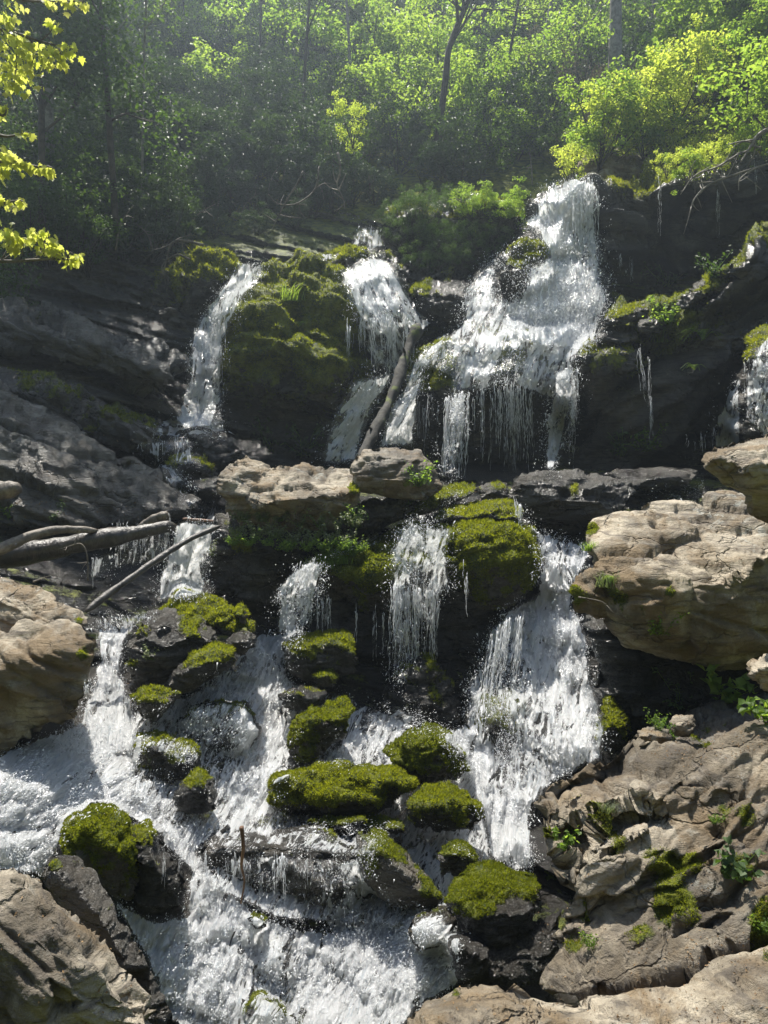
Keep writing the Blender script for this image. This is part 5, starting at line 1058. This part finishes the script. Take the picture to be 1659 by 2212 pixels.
def shrub(key, x, y, scale, rng, Y=None, label=None, group=True, lift=0., squash=1.):
    cm, sm, h = rng.choice(KINDS[key])
    nm, lb, ct, gr = LBL[key]
    if Y is None:
        Yh, p, _ = hitY(x, y); Y = Yh
        p = Vector(P3(x, y, Yh - .15).tolist())
    else: p = Vector(P3(x, y, Y).tolist())
    e = empty(nm, p - Vector((0, 0, .3 * scale - lift)))
    e.rotation_euler = (0, 0, rng.uniform(0, 6.28)); e.scale = (scale, scale * rng.uniform(.85, 1.1), scale * squash * rng.uniform(.85, 1.2))
    if not label:
        zx = next(t for lim_, t in ((330, 'above the slate slabs'), (600, 'above the leftmost fall'), (880, 'above the middle fall'), (1130, 'behind the dark shelf'), (1350, 'behind the tall fall crest'), (9999, 'above the cliff block')) if x < lim_)
        zy = next(t for lim_, t in ((-20, 'at the very top'), (110, 'high up'), (240, 'half way up'), (340, 'in the lower part'), (9999, 'in the bottom row')) if y < lim_)
        lb = {'rhodo': 'dark glossy rhododendron', 'shade': 'deep green bush', 'green': 'fresh green young tree', 'yellow': 'bright yellow-green bush', 'limey': 'lime green young tree', 'dry': 'olive twiggy brush'}[key] + ' ' + zx + ', ' + zy + ' of the slope'
    tag(e, label or lb, ct, gr if group else None)
    link('crown', cm, e, (0, 0, h)); link('stem', sm, e, (0, 0, h))
    return e
rng = random.Random(4)
def kind_at(x, y):
    r = rng.random()
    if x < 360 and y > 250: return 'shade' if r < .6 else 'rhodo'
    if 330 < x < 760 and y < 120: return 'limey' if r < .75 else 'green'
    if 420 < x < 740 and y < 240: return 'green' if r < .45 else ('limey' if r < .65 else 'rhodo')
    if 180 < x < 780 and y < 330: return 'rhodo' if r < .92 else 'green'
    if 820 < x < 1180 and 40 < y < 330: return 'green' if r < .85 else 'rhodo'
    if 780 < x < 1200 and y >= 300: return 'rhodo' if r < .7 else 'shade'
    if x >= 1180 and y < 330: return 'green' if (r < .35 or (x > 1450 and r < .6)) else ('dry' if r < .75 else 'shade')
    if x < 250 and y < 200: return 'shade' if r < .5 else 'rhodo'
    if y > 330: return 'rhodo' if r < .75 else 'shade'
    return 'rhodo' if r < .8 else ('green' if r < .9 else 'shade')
rows = list(range(-190, 470, 52))
for j, y in enumerate(rows):
    for x in range(-160, 1860, 92):
        xx_ = x + (46 if j % 2 else 0) + rng.uniform(-22, 22); yy_ = y + rng.uniform(-16, 16)
        lim = 385 if xx_ > 760 else (425 if xx_ > 430 else 500)
        if xx_ > 1130: lim = 350 - (xx_ - 1130) * .12
        if yy_ > lim: continue
        sc = rng.uniform(.8, 1.25) * (1.0 if yy_ > 200 else 1.35)
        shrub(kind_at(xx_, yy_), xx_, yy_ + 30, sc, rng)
# shaded bank at the left, overhanging the slabs
for x, y, sc in ((30, 560, .8), (110, 540, .9), (190, 555, .8), (260, 540, .9), (330, 520, .8), (60, 480, 1.), (170, 470, 1.), (290, 460, 1.), (380, 500, .7), (-40, 540, 1.), (-60, 620, .9)):
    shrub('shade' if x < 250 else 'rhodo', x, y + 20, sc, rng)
for x, y, sc in ((430, 470, .6), (490, 455, .55), (550, 450, .6), (610, 455, .5), (665, 450, .6), (720, 440, .5), (460, 500, .4), (640, 480, .35), (560, 490, .35), (760, 430, .5), (810, 430, .55)):
    shrub('rhodo', x, y + 10, sc, rng)
# bushes by the crest and on the bank tops
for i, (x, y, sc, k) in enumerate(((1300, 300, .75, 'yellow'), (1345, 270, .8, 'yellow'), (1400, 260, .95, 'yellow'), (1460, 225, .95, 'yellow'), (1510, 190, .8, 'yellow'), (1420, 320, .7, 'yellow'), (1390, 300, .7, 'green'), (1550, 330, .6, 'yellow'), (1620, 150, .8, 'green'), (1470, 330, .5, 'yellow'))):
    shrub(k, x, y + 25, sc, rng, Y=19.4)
for i, (x, y, sc) in enumerate([(845 + 33 * k + (11 if k % 2 else 0), 470 - 22 * math.sin(k * .36) + (k % 3) * 6, .24 + .05 * (k % 3)) for k in range(9)] + [(860 + 42 * k, 520 + 14 * (k % 2), .28) for k in range(6)] + [(900 + 45 * k, 570, .24) for k in range(4)]):
    shrub('green' if (x > 1000 and i < 9) else 'shade', x, y + 8, sc, rng, label='leafy cushion growing over the dark shelf at the cliff foot', group=False)
for o in [o for o in COL.objects if o.get('label') == 'leafy cushion growing over the dark shelf at the cliff foot']: o['group'] = 'leafy cushions over the dark shelf'
shrub('yellow', 1235, 385, .42, rng, Y=18.4, label='small yellow bush right at the lip of the tall fall', group=False)
shrub('yellow', 762, 305, .45, rng, Y=19.5, label='single bright sapling standing out against the dark thicket', group=False, squash=1.5)

for i, (x, y, sc) in enumerate(((1480, 392, .3), (1530, 380, .34), (1585, 360, .36), (1640, 335, .42), (1500, 372, .3), (1440, 375, .26), (1610, 350, .3))):
    shrub('yellow' if i % 3 else 'green', x, y, sc, rng, Y=16.4, label='small leafy bush overhanging the cliff block rim', group=False)['group'] = 'small bushes overhanging the cliff block rim'
# ---- tree with limbs: recursive tapering branches in real metres
def branches(base, d, ln, r, depth, rn, parts, tips, spread=.55, up=.15, seg=6):
    p = [base]; dd = d.copy()
    for _ in range(seg):
        dd = dd + rn.normal(0, .10, 3) + np.array([0, 0, up * .15]); dd /= np.linalg.norm(dd)
        p.append(p[-1] + dd * ln / seg)
    p = np.array(p)
    parts.append(tube(p, np.linspace(r, r * .62, len(p)), 6 if r > .04 else 4))
    if depth == 0: tips.append(p[-1]); return
    for k in range(rn.randint(2, 4)):
        nd = dd + rn.normal(0, spread, 3); nd[2] += up; nd /= np.linalg.norm(nd)
        i = rn.randint(len(p) // 2, len(p))
        branches(p[i], nd, ln * rn.uniform(.55, .8), r * .55, depth - 1, rn, parts, tips, spread, up, seg)
def tree(name, label, x, y, Y, h, r, lean, seed, mat, depth=4, leafmat=None, nleaf=0, ls=.1, trunk_pts=None, group=None, spread=.55, cat='tree', reach=1.):
    rn = np.random.RandomState(seed)
    b = P3(x, y, Y)
    tp = np.array(trunk_pts) if trunk_pts is not None else np.array([[0, 0, -.4], [lean * h * .4, 0, h * .5], [lean * h, 0, h]])
    tp = spline(tp, 14); parts = [tube(tp, np.linspace(r, r * .5, 14), 9, .15, seed)]
    e = empty(name, tuple(b)); tag(e, label, cat, group)
    V, T = parts[0]; link('trunk', mesh_data('trunk', V, T, mat, True), e)
    bp, tips = [], []
    for k in range(7):
        i = rn.randint(5, 14); d = np.array([rn.normal(0, .7), rn.normal(0, .5), .7]); d /= np.linalg.norm(d)
        branches(tp[i], d, h * reach * rn.uniform(.22, .4), r * .42, depth - 1, rn, bp, tips, spread)
    V, T = merge(bp); link('limbs', mesh_data('limbs', V, T, mat, True), e)
    if leafmat:
        tips = np.array(tips); i = rn.choice(len(tips), nleaf)
        C = tips[i] + rn.normal(0, h * .055, (nleaf, 3)); N = rn.normal(0, .5, (nleaf, 3)) + [0, 0, .9]; N /= np.linalg.norm(N, axis=1, keepdims=True)
        V, T = leaf_quads(C, N, ls, ls * .7, rn); link('crown', mesh_data('crown', V, T, leafmat), e)
    return e
M_GREYBARK = bark_material('pale grey bark', (.10, .09, .08), (.24, .22, .20))
tree('bare_tree', 'dark crooked tree rising out of the fresh green saplings', 945, 235, 24, 6.2, .12, .16, 5, M_DARKBARK, 4, M_GREEN, 500, .1, trunk_pts=[[0, 0, -1], [.25, 0, .9], [.35, 0, 1.8], [.75, 0, 2.8], [1.2, 0, 3.8], [1.9, 0, 5.2]])
tree('pale_trunk_tree', 'straight pale grey trunk standing above the tall fall', 1326, 270, 26, 12, .24, -.01, 6, M_GREYBARK, 4, M_GREEN, 900, .1)
tree('tall_tree', 'tall grey trunked tree half hidden at the far side of the maple', 108, 420, 19, 9, .14, .02, 7, M_GREYBARK, 4, M_SHADE, 5000, .13, reach=.6)
tree('slender_tree', 'very thin pale stem climbing through the rhododendron thicket', 305, 440, 18.5, 6.5, .035, .06, 8, M_GREYBARK, 3, M_YELLOW, 300, .09, spread=.3)
tree('shade_tree', 'shady tree leaning over the slate slabs on the bank', 90, 500, 16.5, 5.5, .09, .05, 9, M_DARKBARK, 4, M_SHADE, 6500, .13, reach=.6)
tree('shade_tree', 'slimmer shady tree just uphill of the leaning shady one', 250, 470, 17, 5.5, .08, -.05, 10, M_DARKBARK, 4, M_SHADE, 6000, .13, reach=.55)
tree('bare_tree', 'leafless thin tree at the top of the right slope', 1160, 160, 30, 8, .09, .25, 12, M_GREYBARK, 4, None, 0)
tree('bare_tree', 'spindly grey leaning tree among the brush on the right slope', 1480, 130, 28, 9, .10, -.2, 13, M_GREYBARK, 4, M_GREEN, 600, .1)
for i, (x, y, Y_, h_, ln_, lb) in enumerate(((650, 270, 25, 7, .10, 'thin dark leaning tree among the saplings above the leftmost fall'), (760, 180, 29, 8, -.08, 'thin pale tree half way up the slope above the middle fall'), (1085, 200, 27, 8, .22, 'pale bare tree leaning out beside the dark crooked one'),
        (1400, 120, 29, 9, .1, 'pale bare tree above the bright yellow bushes'), (560, 150, 30, 9, .05, 'upright thin tree high above the leftmost fall'), (1570, 110, 26, 7, -.15, 'thin grey tree near the tall grey rock face'), (200, 120, 27, 9, .1, 'thin grey tree high above the slate slabs'))):
    tree('bare_tree', lb, x, y, Y_, h_, .06, ln_, 40 + i, M_GREYBARK if i % 2 else M_DARKBARK, 3, M_GREEN if i % 3 else None, 260, .1, reach=.9)
# near maple whose boughs hang in from the frame edge
def maple_leaf():
    a = [(0, 0), (.32, -.10), (.30, .10), (.62, .18), (.42, .34), (.60, .62), (.30, .52), (.20, .78), (0, 1.05), (-.20, .78), (-.30, .52), (-.60, .62), (-.42, .34), (-.62, .18), (-.30, .10), (-.32, -.10)]
    V = np.array([(x, y, -.18 * abs(x) - .14 * y * y) for x, y in a] + [(0, .35, 0)])
    return V, np.array([(16, i, (i + 1) % 16) for i in range(16)])
MLV, MLT = maple_leaf()
mp = empty('maple_tree', tuple(P3(-330, 1080, 5.6))); tag(mp, 'maple with bright yellow spring leaves hanging in from the frame edge', 'tree')
mo = np.array(mp.location)
tv, tt_ = tube(spline([[0, 0, -2.6], [.05, 0, 0], [-.1, .1, 2.], [.1, .1, 4.4]], 14), np.linspace(.16, .08, 14), 9, .2, 3); link('trunk', mesh_data('trunk', tv, tt_, M_BARK, True), mp)
rn = np.random.RandomState(8)
for bi, (pts, clus) in enumerate((
        ([(-330, 250), (-120, 60), (20, 70), (90, 90), (165, 108)], [(10, 40, 20, 16), (20, 85, 30, 30), (60, 110, 26, 24), (90, 125, 22, 18), (15, 150, 26, 20), (60, 160, 20, 12), (120, 118, 18, 12), (150, 112, 12, 8), (130, 130, 14, 8), (115, 50, 14, 7), (30, 185, 22, 14)]),
        ([(-330, 150), (-60, -10), (60, 2), (180, 3)], [(110, 6, 14, 6), (155, 6, 16, 8), (180, 8, 8, 4), (30, 5, 20, 5)]),
        ([(-330, 500), (-60, 260), (5, 250), (14, 236)], [(3, 236, 12, 8)]),
        ([(-330, 560), (-90, 370), (20, 350), (80, 360), (108, 358)], [(14, 338, 18, 14), (40, 352, 12, 7), (60, 360, 12, 8), (95, 362, 12, 9), (108, 368, 8, 5), (5, 372, 10, 6)]),
        ([(-330, 640), (-90, 450), (10, 438), (50, 430)], [(14, 438, 14, 9), (48, 432, 8, 5)]),
        ([(-330, 740), (-80, 555), (0, 565), (70, 562), (110, 560), (165, 562)], [(20, 505, 22, 16), (50, 520, 18, 12), (85, 505, 16, 12), (100, 525, 18, 12), (130, 545, 14, 9), (150, 558, 12, 8), (165, 555, 8, 6), (30, 532, 16, 8), (122, 530, 12, 7)]),
        ([(-330, 400), (-60, 300), (20, 295), (60, 285)], [(50, 282, 10, 5)]))):
    Yb = 5.6 + .15 * math.sin(bi * 2.1)
    q = [P3(a, b, Yb) for a, b in pts]; q[0] = mo + np.array([0, .0, (q[0] - mo)[2]])
    P = spline(np.array(q) - mo, 16)
    par = [tube(P, np.linspace(.022, .004, 16), 5)]
    LV = []
    for (cx, cy_, cr, n) in clus:
        c = P3(cx, cy_, Yb) - mo; j = np.argmin(((P - c) ** 2).sum(1))
        par.append(tube(spline([P[max(0, j - 1)], (P[j] + c) / 2 + rn.normal(0, .02, 3), c], 5), np.linspace(.006, .002, 5), 4))
        for _ in range(n * 2):
            p = c + rn.normal(0, 1, 3) * cr / F * Yb * .62 * np.array([1, 1, .8])
            s_ = rn.uniform(.032, .06)
            R_ = Matrix.Rotation(rn.uniform(0, 6.28), 3, 'Z') @ Matrix.Rotation(rn.uniform(-2.2, -.4), 3, 'X') @ Matrix.Rotation(rn.uniform(-.7, .7), 3, 'Y')
            LV.append(((MLV * s_) @ np.array(R_).T + p, MLT))
    V, T = merge(par); bo = link('bough', mesh_data('bough', V, T, M_BARK, True), mp)
    V, T = merge(LV); lo = link('leaves', mesh_data('leaves', V, T, M_MAPLE), bo); lo['kind'] = 'stuff'

# ---- dead twigs and roots
def twig(label, pts, Y, r, seed, mat=None, side=5, name='dead_branch', jit=10):
    rn = np.random.RandomState(seed); P = spline([P3(a, b, Y) for a, b in pts], 18); o_ = P[0].copy()
    par = [tube(P - o_, np.linspace(r, r * .3, 18), 5, .2, seed)]
    for _ in range(side):
        i = rn.randint(3, 16); d = rn.normal(0, 1, 3); d[1] *= .4; d[2] = abs(d[2]) * rn.choice([-1, 1]); d /= np.linalg.norm(d)
        L_ = np.linalg.norm(P[-1] - P[0]) * rn.uniform(.12, .4)
        par.append(tube(spline([P[i], P[i] + d * L_ * .5 + rn.normal(0, .04, 3) * L_, P[i] + d * L_ + rn.normal(0, .15, 3) * L_], 8) - o_, np.linspace(r * .5, r * .15, 8), 4))
    V, T = merge(par); o = link(name, mesh_data(name, V, T, mat or M_LOG, True), None, tuple(o_)); tag(o, label, 'branch' if name != 'dead_shrub' else 'shrub')
    return o
twig('pale forked dead branch hanging above the middle fall', [(730, 330), (735, 370), (728, 400), (742, 430), (745, 450)], 17.5, .03, 1)
twig('arching bare stem at the bottom of the thicket', [(655, 370), (640, 400), (620, 430), (600, 470), (585, 500)], 17.8, .028, 2, M_BARK)
twig('bare looping stem low in the thicket beside the arching one', [(690, 360), (680, 410), (640, 440), (600, 440), (580, 420)], 17.8, .025, 3, M_BARK)
twig('grey roots curling out over the leftmost fall bank', [(440, 530), (400, 520), (370, 525), (360, 560), (350, 600)], 16.2, .035, 4, M_BARK)
twig('second tangle of grey roots just under the curling roots', [(410, 560), (380, 550), (350, 575), (365, 610)], 16.2, .022, 14, M_BARK)
twig('bleached twigs dangling over the cliff block rim', [(1640, 360), (1580, 380), (1530, 400), (1500, 430), (1490, 462)], 15.6, .03, 5, side=12)
twig('second spray of bleached twigs beside the dangling ones', [(1600, 330), (1550, 360), (1500, 380), (1470, 420)], 15.7, .025, 6, side=12)
twig('long bleached bough at the frame edge above the cliff block', [(1700, 260), (1640, 290), (1620, 320), (1600, 350)], 15.4, .05, 7, side=6)
twig('curved bare twig below the bleached bough', [(1700, 345), (1640, 360), (1600, 385), (1595, 410)], 15.2, .02, 8, side=3)
twig('thin pale dead twig standing in front of the dark log', [(190, 1255), (188, 1200), (175, 1175), (150, 1180), (132, 1186)], 8.6, .012, 9, side=5)
twig('short pale twig lying below the dark log', [(72, 1257), (90, 1250), (110, 1243)], 8.0, .012, 10, side=1)
twig('fallen twig across the mossy shelf under the moss ledge top', [(1250, 1290), (1300, 1300), (1320, 1320)], 6.1, .008, 11, side=3)
twig('brown crooked stick standing upright on the broad dark ledge', [(522, 1786), (526, 1830), (522, 1870), (528, 1905), (520, 1952)], 5.05, .016, 12, M_STICK, side=0, name='stick')

for i in range(14):
    x0 = (470, 520, 575, 640, 700, 760, 250, 330, 410, 800, 1150, 1200, 380, 610)[i]; y0 = (455, 470, 440, 455, 430, 415, 540, 545, 500, 420, 400, 350, 470, 400)[i]
    r2 = random.Random(i); h2 = r2.uniform(45, 110); l2 = r2.uniform(-60, 60)
    twig('bare arching rhododendron stem low in the thicket', [(x0, y0), (x0 + l2 * .2, y0 - h2 * .5), (x0 + l2 * .6, y0 - h2 * .8), (x0 + l2, y0 - h2)], hitY(x0, y0)[0] - .9, .022, 200 + i, M_BARK if i % 2 else M_LOG, side=4, name='dead_shrub')['group'] = 'bare stems under the rhododendrons'

# ---- logs
def log(label, pts, Y, r0, r1, mat, seed, rough=.25, name='log', stubs=0):
    q = [P3(a, b, Y[i] if isinstance(Y, (list, tuple)) else Y) for i, (a, b) in enumerate(pts)]
    P = spline(q, 40); o_ = P.mean(0)
    rr = np.linspace(r0, r1, 40) * np.minimum(1, .35 + np.minimum(np.arange(40), 39 - np.arange(40)) * .3) * (1 + .10 * np.sin(np.linspace(0, 17, 40) + seed))
    V, T = tube(P - o_, rr, 14, rough, seed)
    V = V + vnormals(V, T) * (.07 * r0 * blocky((V + seed) * 9, seed))[:, None]
    par = [(V, T)]
    rn = np.random.RandomState(seed)
    for _ in range(stubs):
        i = rn.randint(6, 34); d = rn.normal(0, 1, 3); d[1] = -abs(d[1]); d /= np.linalg.norm(d)
        par.append(tube(np.array([P[i] - o_, P[i] - o_ + d * rr[i] * 1.7, P[i] - o_ + d * rr[i] * 2.3]), [rr[i] * .35, rr[i] * .25, rr[i] * .1], 5))
    V, T = merge(par)
    o = link(name, mesh_data(name, V, T, mat, False), None, tuple(o_)); tag(o, label, 'log'); return o
log('mossy split log leaning against the dome between the falls', [(905, 700), (880, 760), (850, 850), (815, 920), (772, 1002)], [13.4, 13.0, 12.2, 11.5, 10.6], .095, .07, M_MOSSLOG, 1, .5, stubs=4)
log('pale barkless log curving over the dark log', [(-90, 1205), (0, 1186), (60, 1160), (130, 1144), (212, 1146)], [8.2, 8.3, 8.5, 8.7, 9.0], .075, .04, M_LOG, 3, .2, stubs=2)
log('thick dark wet log damming the stream', [(-90, 1215), (60, 1195), (200, 1168), (300, 1150), (382, 1136)], [8.7, 8.8, 9.0, 9.2, 9.4], .15, .07, M_WETLOG, 4, .3)
log('long thin dark pole slanting across the white chute', [(185, 1322), (250, 1272), (330, 1215), (410, 1165), (478, 1135)], [7.6, 7.9, 8.3, 8.7, 9.0], .042, .03, bark_material('dark weathered wood', (.022, .019, .016), (.075, .066, .055), .45), 5, .25)
log('short broken log end above the dark veil of water', [(300, 1142), (325, 1125), (345, 1116), (364, 1112)], 9.7, .05, .06, M_LOG, 7)
log('weathered stump end poking in at the frame edge', [(-80, 1060), (-20, 1060), (20, 1058), (44, 1052)], 8.6, .13, .08, M_LOG, 8, .35)
log('thin reddish piece of driftwood at the lip of the chute', [(394, 1121), (420, 1123), (474, 1127)], 9.9, .022, .018, M_STICK, 10)

# ---- small plants
def plant(label, x, y, kind_, size, seed, mat=None, Y=None, cat='plant', group=None, n=None):
    rn = np.random.RandomState(seed + 4000)
    Yh, p, _ = hitY(x, y)
    if Y is None: Y = Yh - .02
    b = P3(x, y, Y); s = size / F * Y
    par_l, par_s = [], []
    if kind_ == 'grass':
        for _ in range(n or 90):
            a = rn.uniform(0, 6.28); l_ = s * rn.uniform(.5, 1.1); o_ = np.array([rn.normal(0, s * .28), rn.normal(0, s * .15), 0])
            d = np.array([math.cos(a) * .5, math.sin(a) * .4, 1.]); q = spline([o_, o_ + d * l_ * .5, o_ + d * l_ * .8 + np.array([math.cos(a), math.sin(a) * .5, -.1]) * l_ * .35], 5)
            w_ = max(s * .02, Y / F * .8); sd_ = np.array([-math.sin(a), math.cos(a), 0]) * w_; tp = np.linspace(1, .1, 5)[:, None]
            V = np.vstack([q - sd_ * tp, q + sd_ * tp]); T = [(i, i + 1, i + 6) for i in range(4)] + [(i, i + 6, i + 5) for i in range(4)]
            par_l.append((V, np.array(T)))
    elif kind_ == 'fern':
        for k in range(n or 9):
            a = rn.uniform(0, 6.28); l_ = s * rn.uniform(.6, 1.1)
            d = np.array([math.cos(a), math.sin(a) * .6, 0])
            q = spline([np.zeros(3), d * l_ * .45 + [0, 0, l_ * .45], d * l_ + [0, 0, l_ * .25 * rn.uniform(-.6, 1)]], 14)
            par_s.append(tube(q, s * .008, 3))
            t = np.gradient(q, axis=0); t /= np.linalg.norm(t, axis=1, keepdims=True); sd_ = np.cross(t, [0, 0, 1]); sd_ /= np.linalg.norm(sd_, axis=1, keepdims=True) + 1e-9
            for i in range(1, 14):
                w_ = l_ * .22 * math.sin(math.pi * (i + 1) / 15.)
                for sg in (-1, 1):
                    par_l.append((np.array([q[i] - t[i] * l_ * .02, q[i] + t[i] * l_ * .03, q[i] + sd_[i] * sg * w_ + t[i] * w_ * .3 - [0, 0, w_ * .2]]), np.array([(0, 1, 2)])))
    else:                                                       # leafy stems
        big = kind_ == 'broad'
        for k in range(n or (10 if big else 16)):
            a = rn.uniform(0, 6.28); l_ = s * rn.uniform(.4, 1.0)
            d = np.array([math.cos(a) * .7, math.sin(a) * .5, rn.uniform(.3, 1.2)])
            q = spline([np.zeros(3) + rn.normal(0, s * .1, 3) * [1, .5, .2], d * l_ * .6, d * l_ + rn.normal(0, .1, 3) * l_], 7)
            par_s.append(tube(q, np.linspace(s * .012, s * .005, 7), 3))
            m = 6 if big else 12
            C = q[rn.randint(2, 7, m)] + rn.normal(0, s * .07, (m, 3)); N = rn.normal(0, .45, (m, 3)) + [0, -.25, .8]; N /= np.linalg.norm(N, axis=1, keepdims=True)
            ll = s * (.30 if big else .15)
            V, T = leaf_quads(C, N, ll, ll * (.75 if big else .55), rn, .15); par_l.append((V, T))
    nm = {'grass': 'grass_tuft', 'fern': 'fern', 'leafy': 'leafy_plant', 'broad': 'broadleaf_plant'}[kind_]
    e = empty(nm, tuple(b)); tag(e, label, cat, group)
    V, T = merge(par_l); link('leaves', mesh_data('leaves', V, T, mat or M_GREEN), e)
    if par_s: V, T = merge(par_s); link('stem', mesh_data('stem', V, T, M_GREEN, True), e)
    return e
M_PALE = leaf_material('pale small leaves', ((.10, .13, .06), (.20, .22, .12)), ((.18, .26, .06), (.36, .40, .14)), .45, .4)
for i, (x, y, sz) in enumerate(((672, 1226, 34), (700, 1216, 38), (728, 1206, 36), (752, 1196, 30), (690, 1232, 30), (712, 1228, 34), (740, 1218, 30), (768, 1200, 26))):
    plant('bright grass tuft crowning the moss ledge', x, y, 'grass', sz, i, group='grass on the moss ledge', n=110)
r_ = random.Random(3)
for i in range(30):
    x = 505 + 280 * ((i * .618) % 1); y = 1190 + 8 * math.sin(i * 2.1) - (i % 3) * 22 - (12 if x < 620 else 0)
    plant('pale leaved flowering plant trailing under the pale split boulder', x, y, 'leafy', 40 * r_.uniform(.7, 1.1), 40 + i, M_PALE if i % 3 else M_GREEN, Y=8.9 + .12 * (i % 3), group='trailing plants under the pale split boulder', n=18)
for i, (x, y, k, sz, lb, m) in enumerate((
        (1432, 1370, 'leafy', 70, 'leafy plant hanging on the face of the huge tan boulder', None), (1315, 1268, 'grass', 50, 'dry looking grass on the mossy corner of the huge tan boulder', M_PALE), (1318, 1258, 'fern', 32, 'small green fern on the mossy corner of the huge tan boulder', None),
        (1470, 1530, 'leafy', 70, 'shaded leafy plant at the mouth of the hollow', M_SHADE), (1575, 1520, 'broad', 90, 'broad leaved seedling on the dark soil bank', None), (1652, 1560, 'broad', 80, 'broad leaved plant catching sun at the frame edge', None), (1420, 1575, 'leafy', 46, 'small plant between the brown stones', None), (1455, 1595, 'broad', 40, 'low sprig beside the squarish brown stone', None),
        (1238, 1800, 'grass', 55, 'grass blades in the crack of the near outcrop', None), (1218, 1830, 'broad', 44, 'small leafy sprig below the crack grass', None), (1198, 1900, 'broad', 44, 'round leaved sprig hanging by the dark rock cleft', None), (1312, 1755, 'grass', 30, 'tiny grass tuft on the crack of the near outcrop', M_PALE),
        (1592, 1900, 'broad', 80, 'dark glossy sprig growing from the near outcrop', M_SHADE), (1272, 2045, 'leafy', 40, 'tiny bright moss sprig low on the near outcrop', None), (1545, 1780, 'leafy', 34, 'little weed on the sunlit part of the near outcrop', None), (1640, 2020, 'leafy', 60, 'bright green cushion plant by the wet crack', None),
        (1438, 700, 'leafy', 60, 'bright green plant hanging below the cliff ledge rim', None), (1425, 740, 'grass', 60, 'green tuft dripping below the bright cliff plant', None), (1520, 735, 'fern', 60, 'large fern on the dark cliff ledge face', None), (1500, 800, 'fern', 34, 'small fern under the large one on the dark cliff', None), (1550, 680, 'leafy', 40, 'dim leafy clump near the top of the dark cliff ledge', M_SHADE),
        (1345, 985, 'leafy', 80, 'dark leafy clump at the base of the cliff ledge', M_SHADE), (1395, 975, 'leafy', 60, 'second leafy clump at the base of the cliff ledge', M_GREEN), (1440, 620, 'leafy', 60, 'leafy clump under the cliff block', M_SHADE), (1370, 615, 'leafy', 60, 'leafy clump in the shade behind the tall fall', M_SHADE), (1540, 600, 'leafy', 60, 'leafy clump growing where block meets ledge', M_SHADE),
        (630, 650, 'grass', 44, 'grass tuft on the broad mossy cliff bulge', None), (648, 705, 'fern', 26, 'tiny fern on the broad mossy cliff bulge', None), (590, 975, 'leafy', 90, 'leafy plants at the foot of the mossy cliff', M_SHADE), (660, 985, 'leafy', 80, 'more leafy plants near the foot of the middle fall', M_SHADE),
        (328, 1425, 'leafy', 40, 'upright small plant on the big black block', M_PALE), (905, 1050, 'leafy', 60, 'green plant in the crevice of the grey blocky boulder', None), (880, 1090, 'leafy', 46, 'dim plant below the grey blocky boulder', M_SHADE), (762, 1130, 'leafy', 60, 'green plant at the end of the pale split boulder', None),
        (120, 1128, 'leafy', 40, 'low weeds under the great grey slab', M_SHADE), (20, 1120, 'leafy', 36, 'green weeds beside the stump end', M_GREEN), (1275, 1190, 'grass', 30, 'grass wisp at the inner corner of the huge tan boulder', None), (460, 1200, 'leafy', 40, 'yellowish plant on the rim of the black rock wall', M_PALE))):
    plant(lb, x, y, k, sz, 100 + i, m)

# ---- fallen leaves and grit caught on the rocks
def litter():
    rn = np.random.RandomState(77); C = []; N = []
    for (x0, y0, x1, y1, n) in ((1150, 1600, 1659, 2130, 260), (1400, 1560, 1659, 1640, 200), (900, 2130, 1659, 2212, 90), (1480, 2020, 1659, 2090, 90), (1280, 1100, 1659, 1300, 60), (480, 1000, 770, 1100, 30), (0, 1080, 300, 1150, 140), (0, 640, 420, 1100, 200), (0, 1870, 300, 2212, 50), (270, 1290, 550, 1500, 40), (870, 1050, 1150, 1130, 70)):
        for _ in range(n):
            Y_, p, nn = hitY(rn.uniform(x0, x1), rn.uniform(y0, y1))
            if p is None or nn.z < .25: continue
            C.append(list(p + nn * .006)); N.append(list(nn))
    C = np.array(C); N = np.array(N) + rn.normal(0, .3, (len(C), 3)); N /= np.linalg.norm(N, axis=1, keepdims=True)
    sc = (C[:, 1:2] / F) * 5
    V, T = leaf_quads(C, N, np.maximum(sc, .012), np.maximum(sc * .55, .007), rn, .15)
    tag(link('leaf_litter', mesh_data('leaf_litter', V, T, M_LITTER)), 'brown fallen leaves and grit caught on the rocks', kind='stuff')
litter()

# ---- air between here and the slope
hz = bpy.data.meshes.new('haze'); bx0, bx1, by0, by1, bz0, bz1 = -75, 75, -12, 100, -1.3, 85
hv = [(x, y, z) for x in (bx0, bx1) for y in (by0, by1) for z in (bz0, bz1)]
hz.from_pydata(hv, [], [(0, 1, 3, 2), (4, 6, 7, 5), (0, 4, 5, 1), (2, 3, 7, 6), (0, 2, 6, 4), (1, 5, 7, 3)])
hm, hn = new_mat('haze'); vol = hn.nodes.new('ShaderNodeVolumePrincipled'); vol.inputs['Density'].default_value = .0025
vol.inputs['Color'].default_value = (.72, .86, 1, 1); vol.inputs['Anisotropy'].default_value = .6
ho = hn.nodes.new('ShaderNodeOutputMaterial'); hn.links.new(vol.outputs[0], ho.inputs['Volume'])
hz.materials.append(hm); tag(link('haze', hz), kind='stuff')
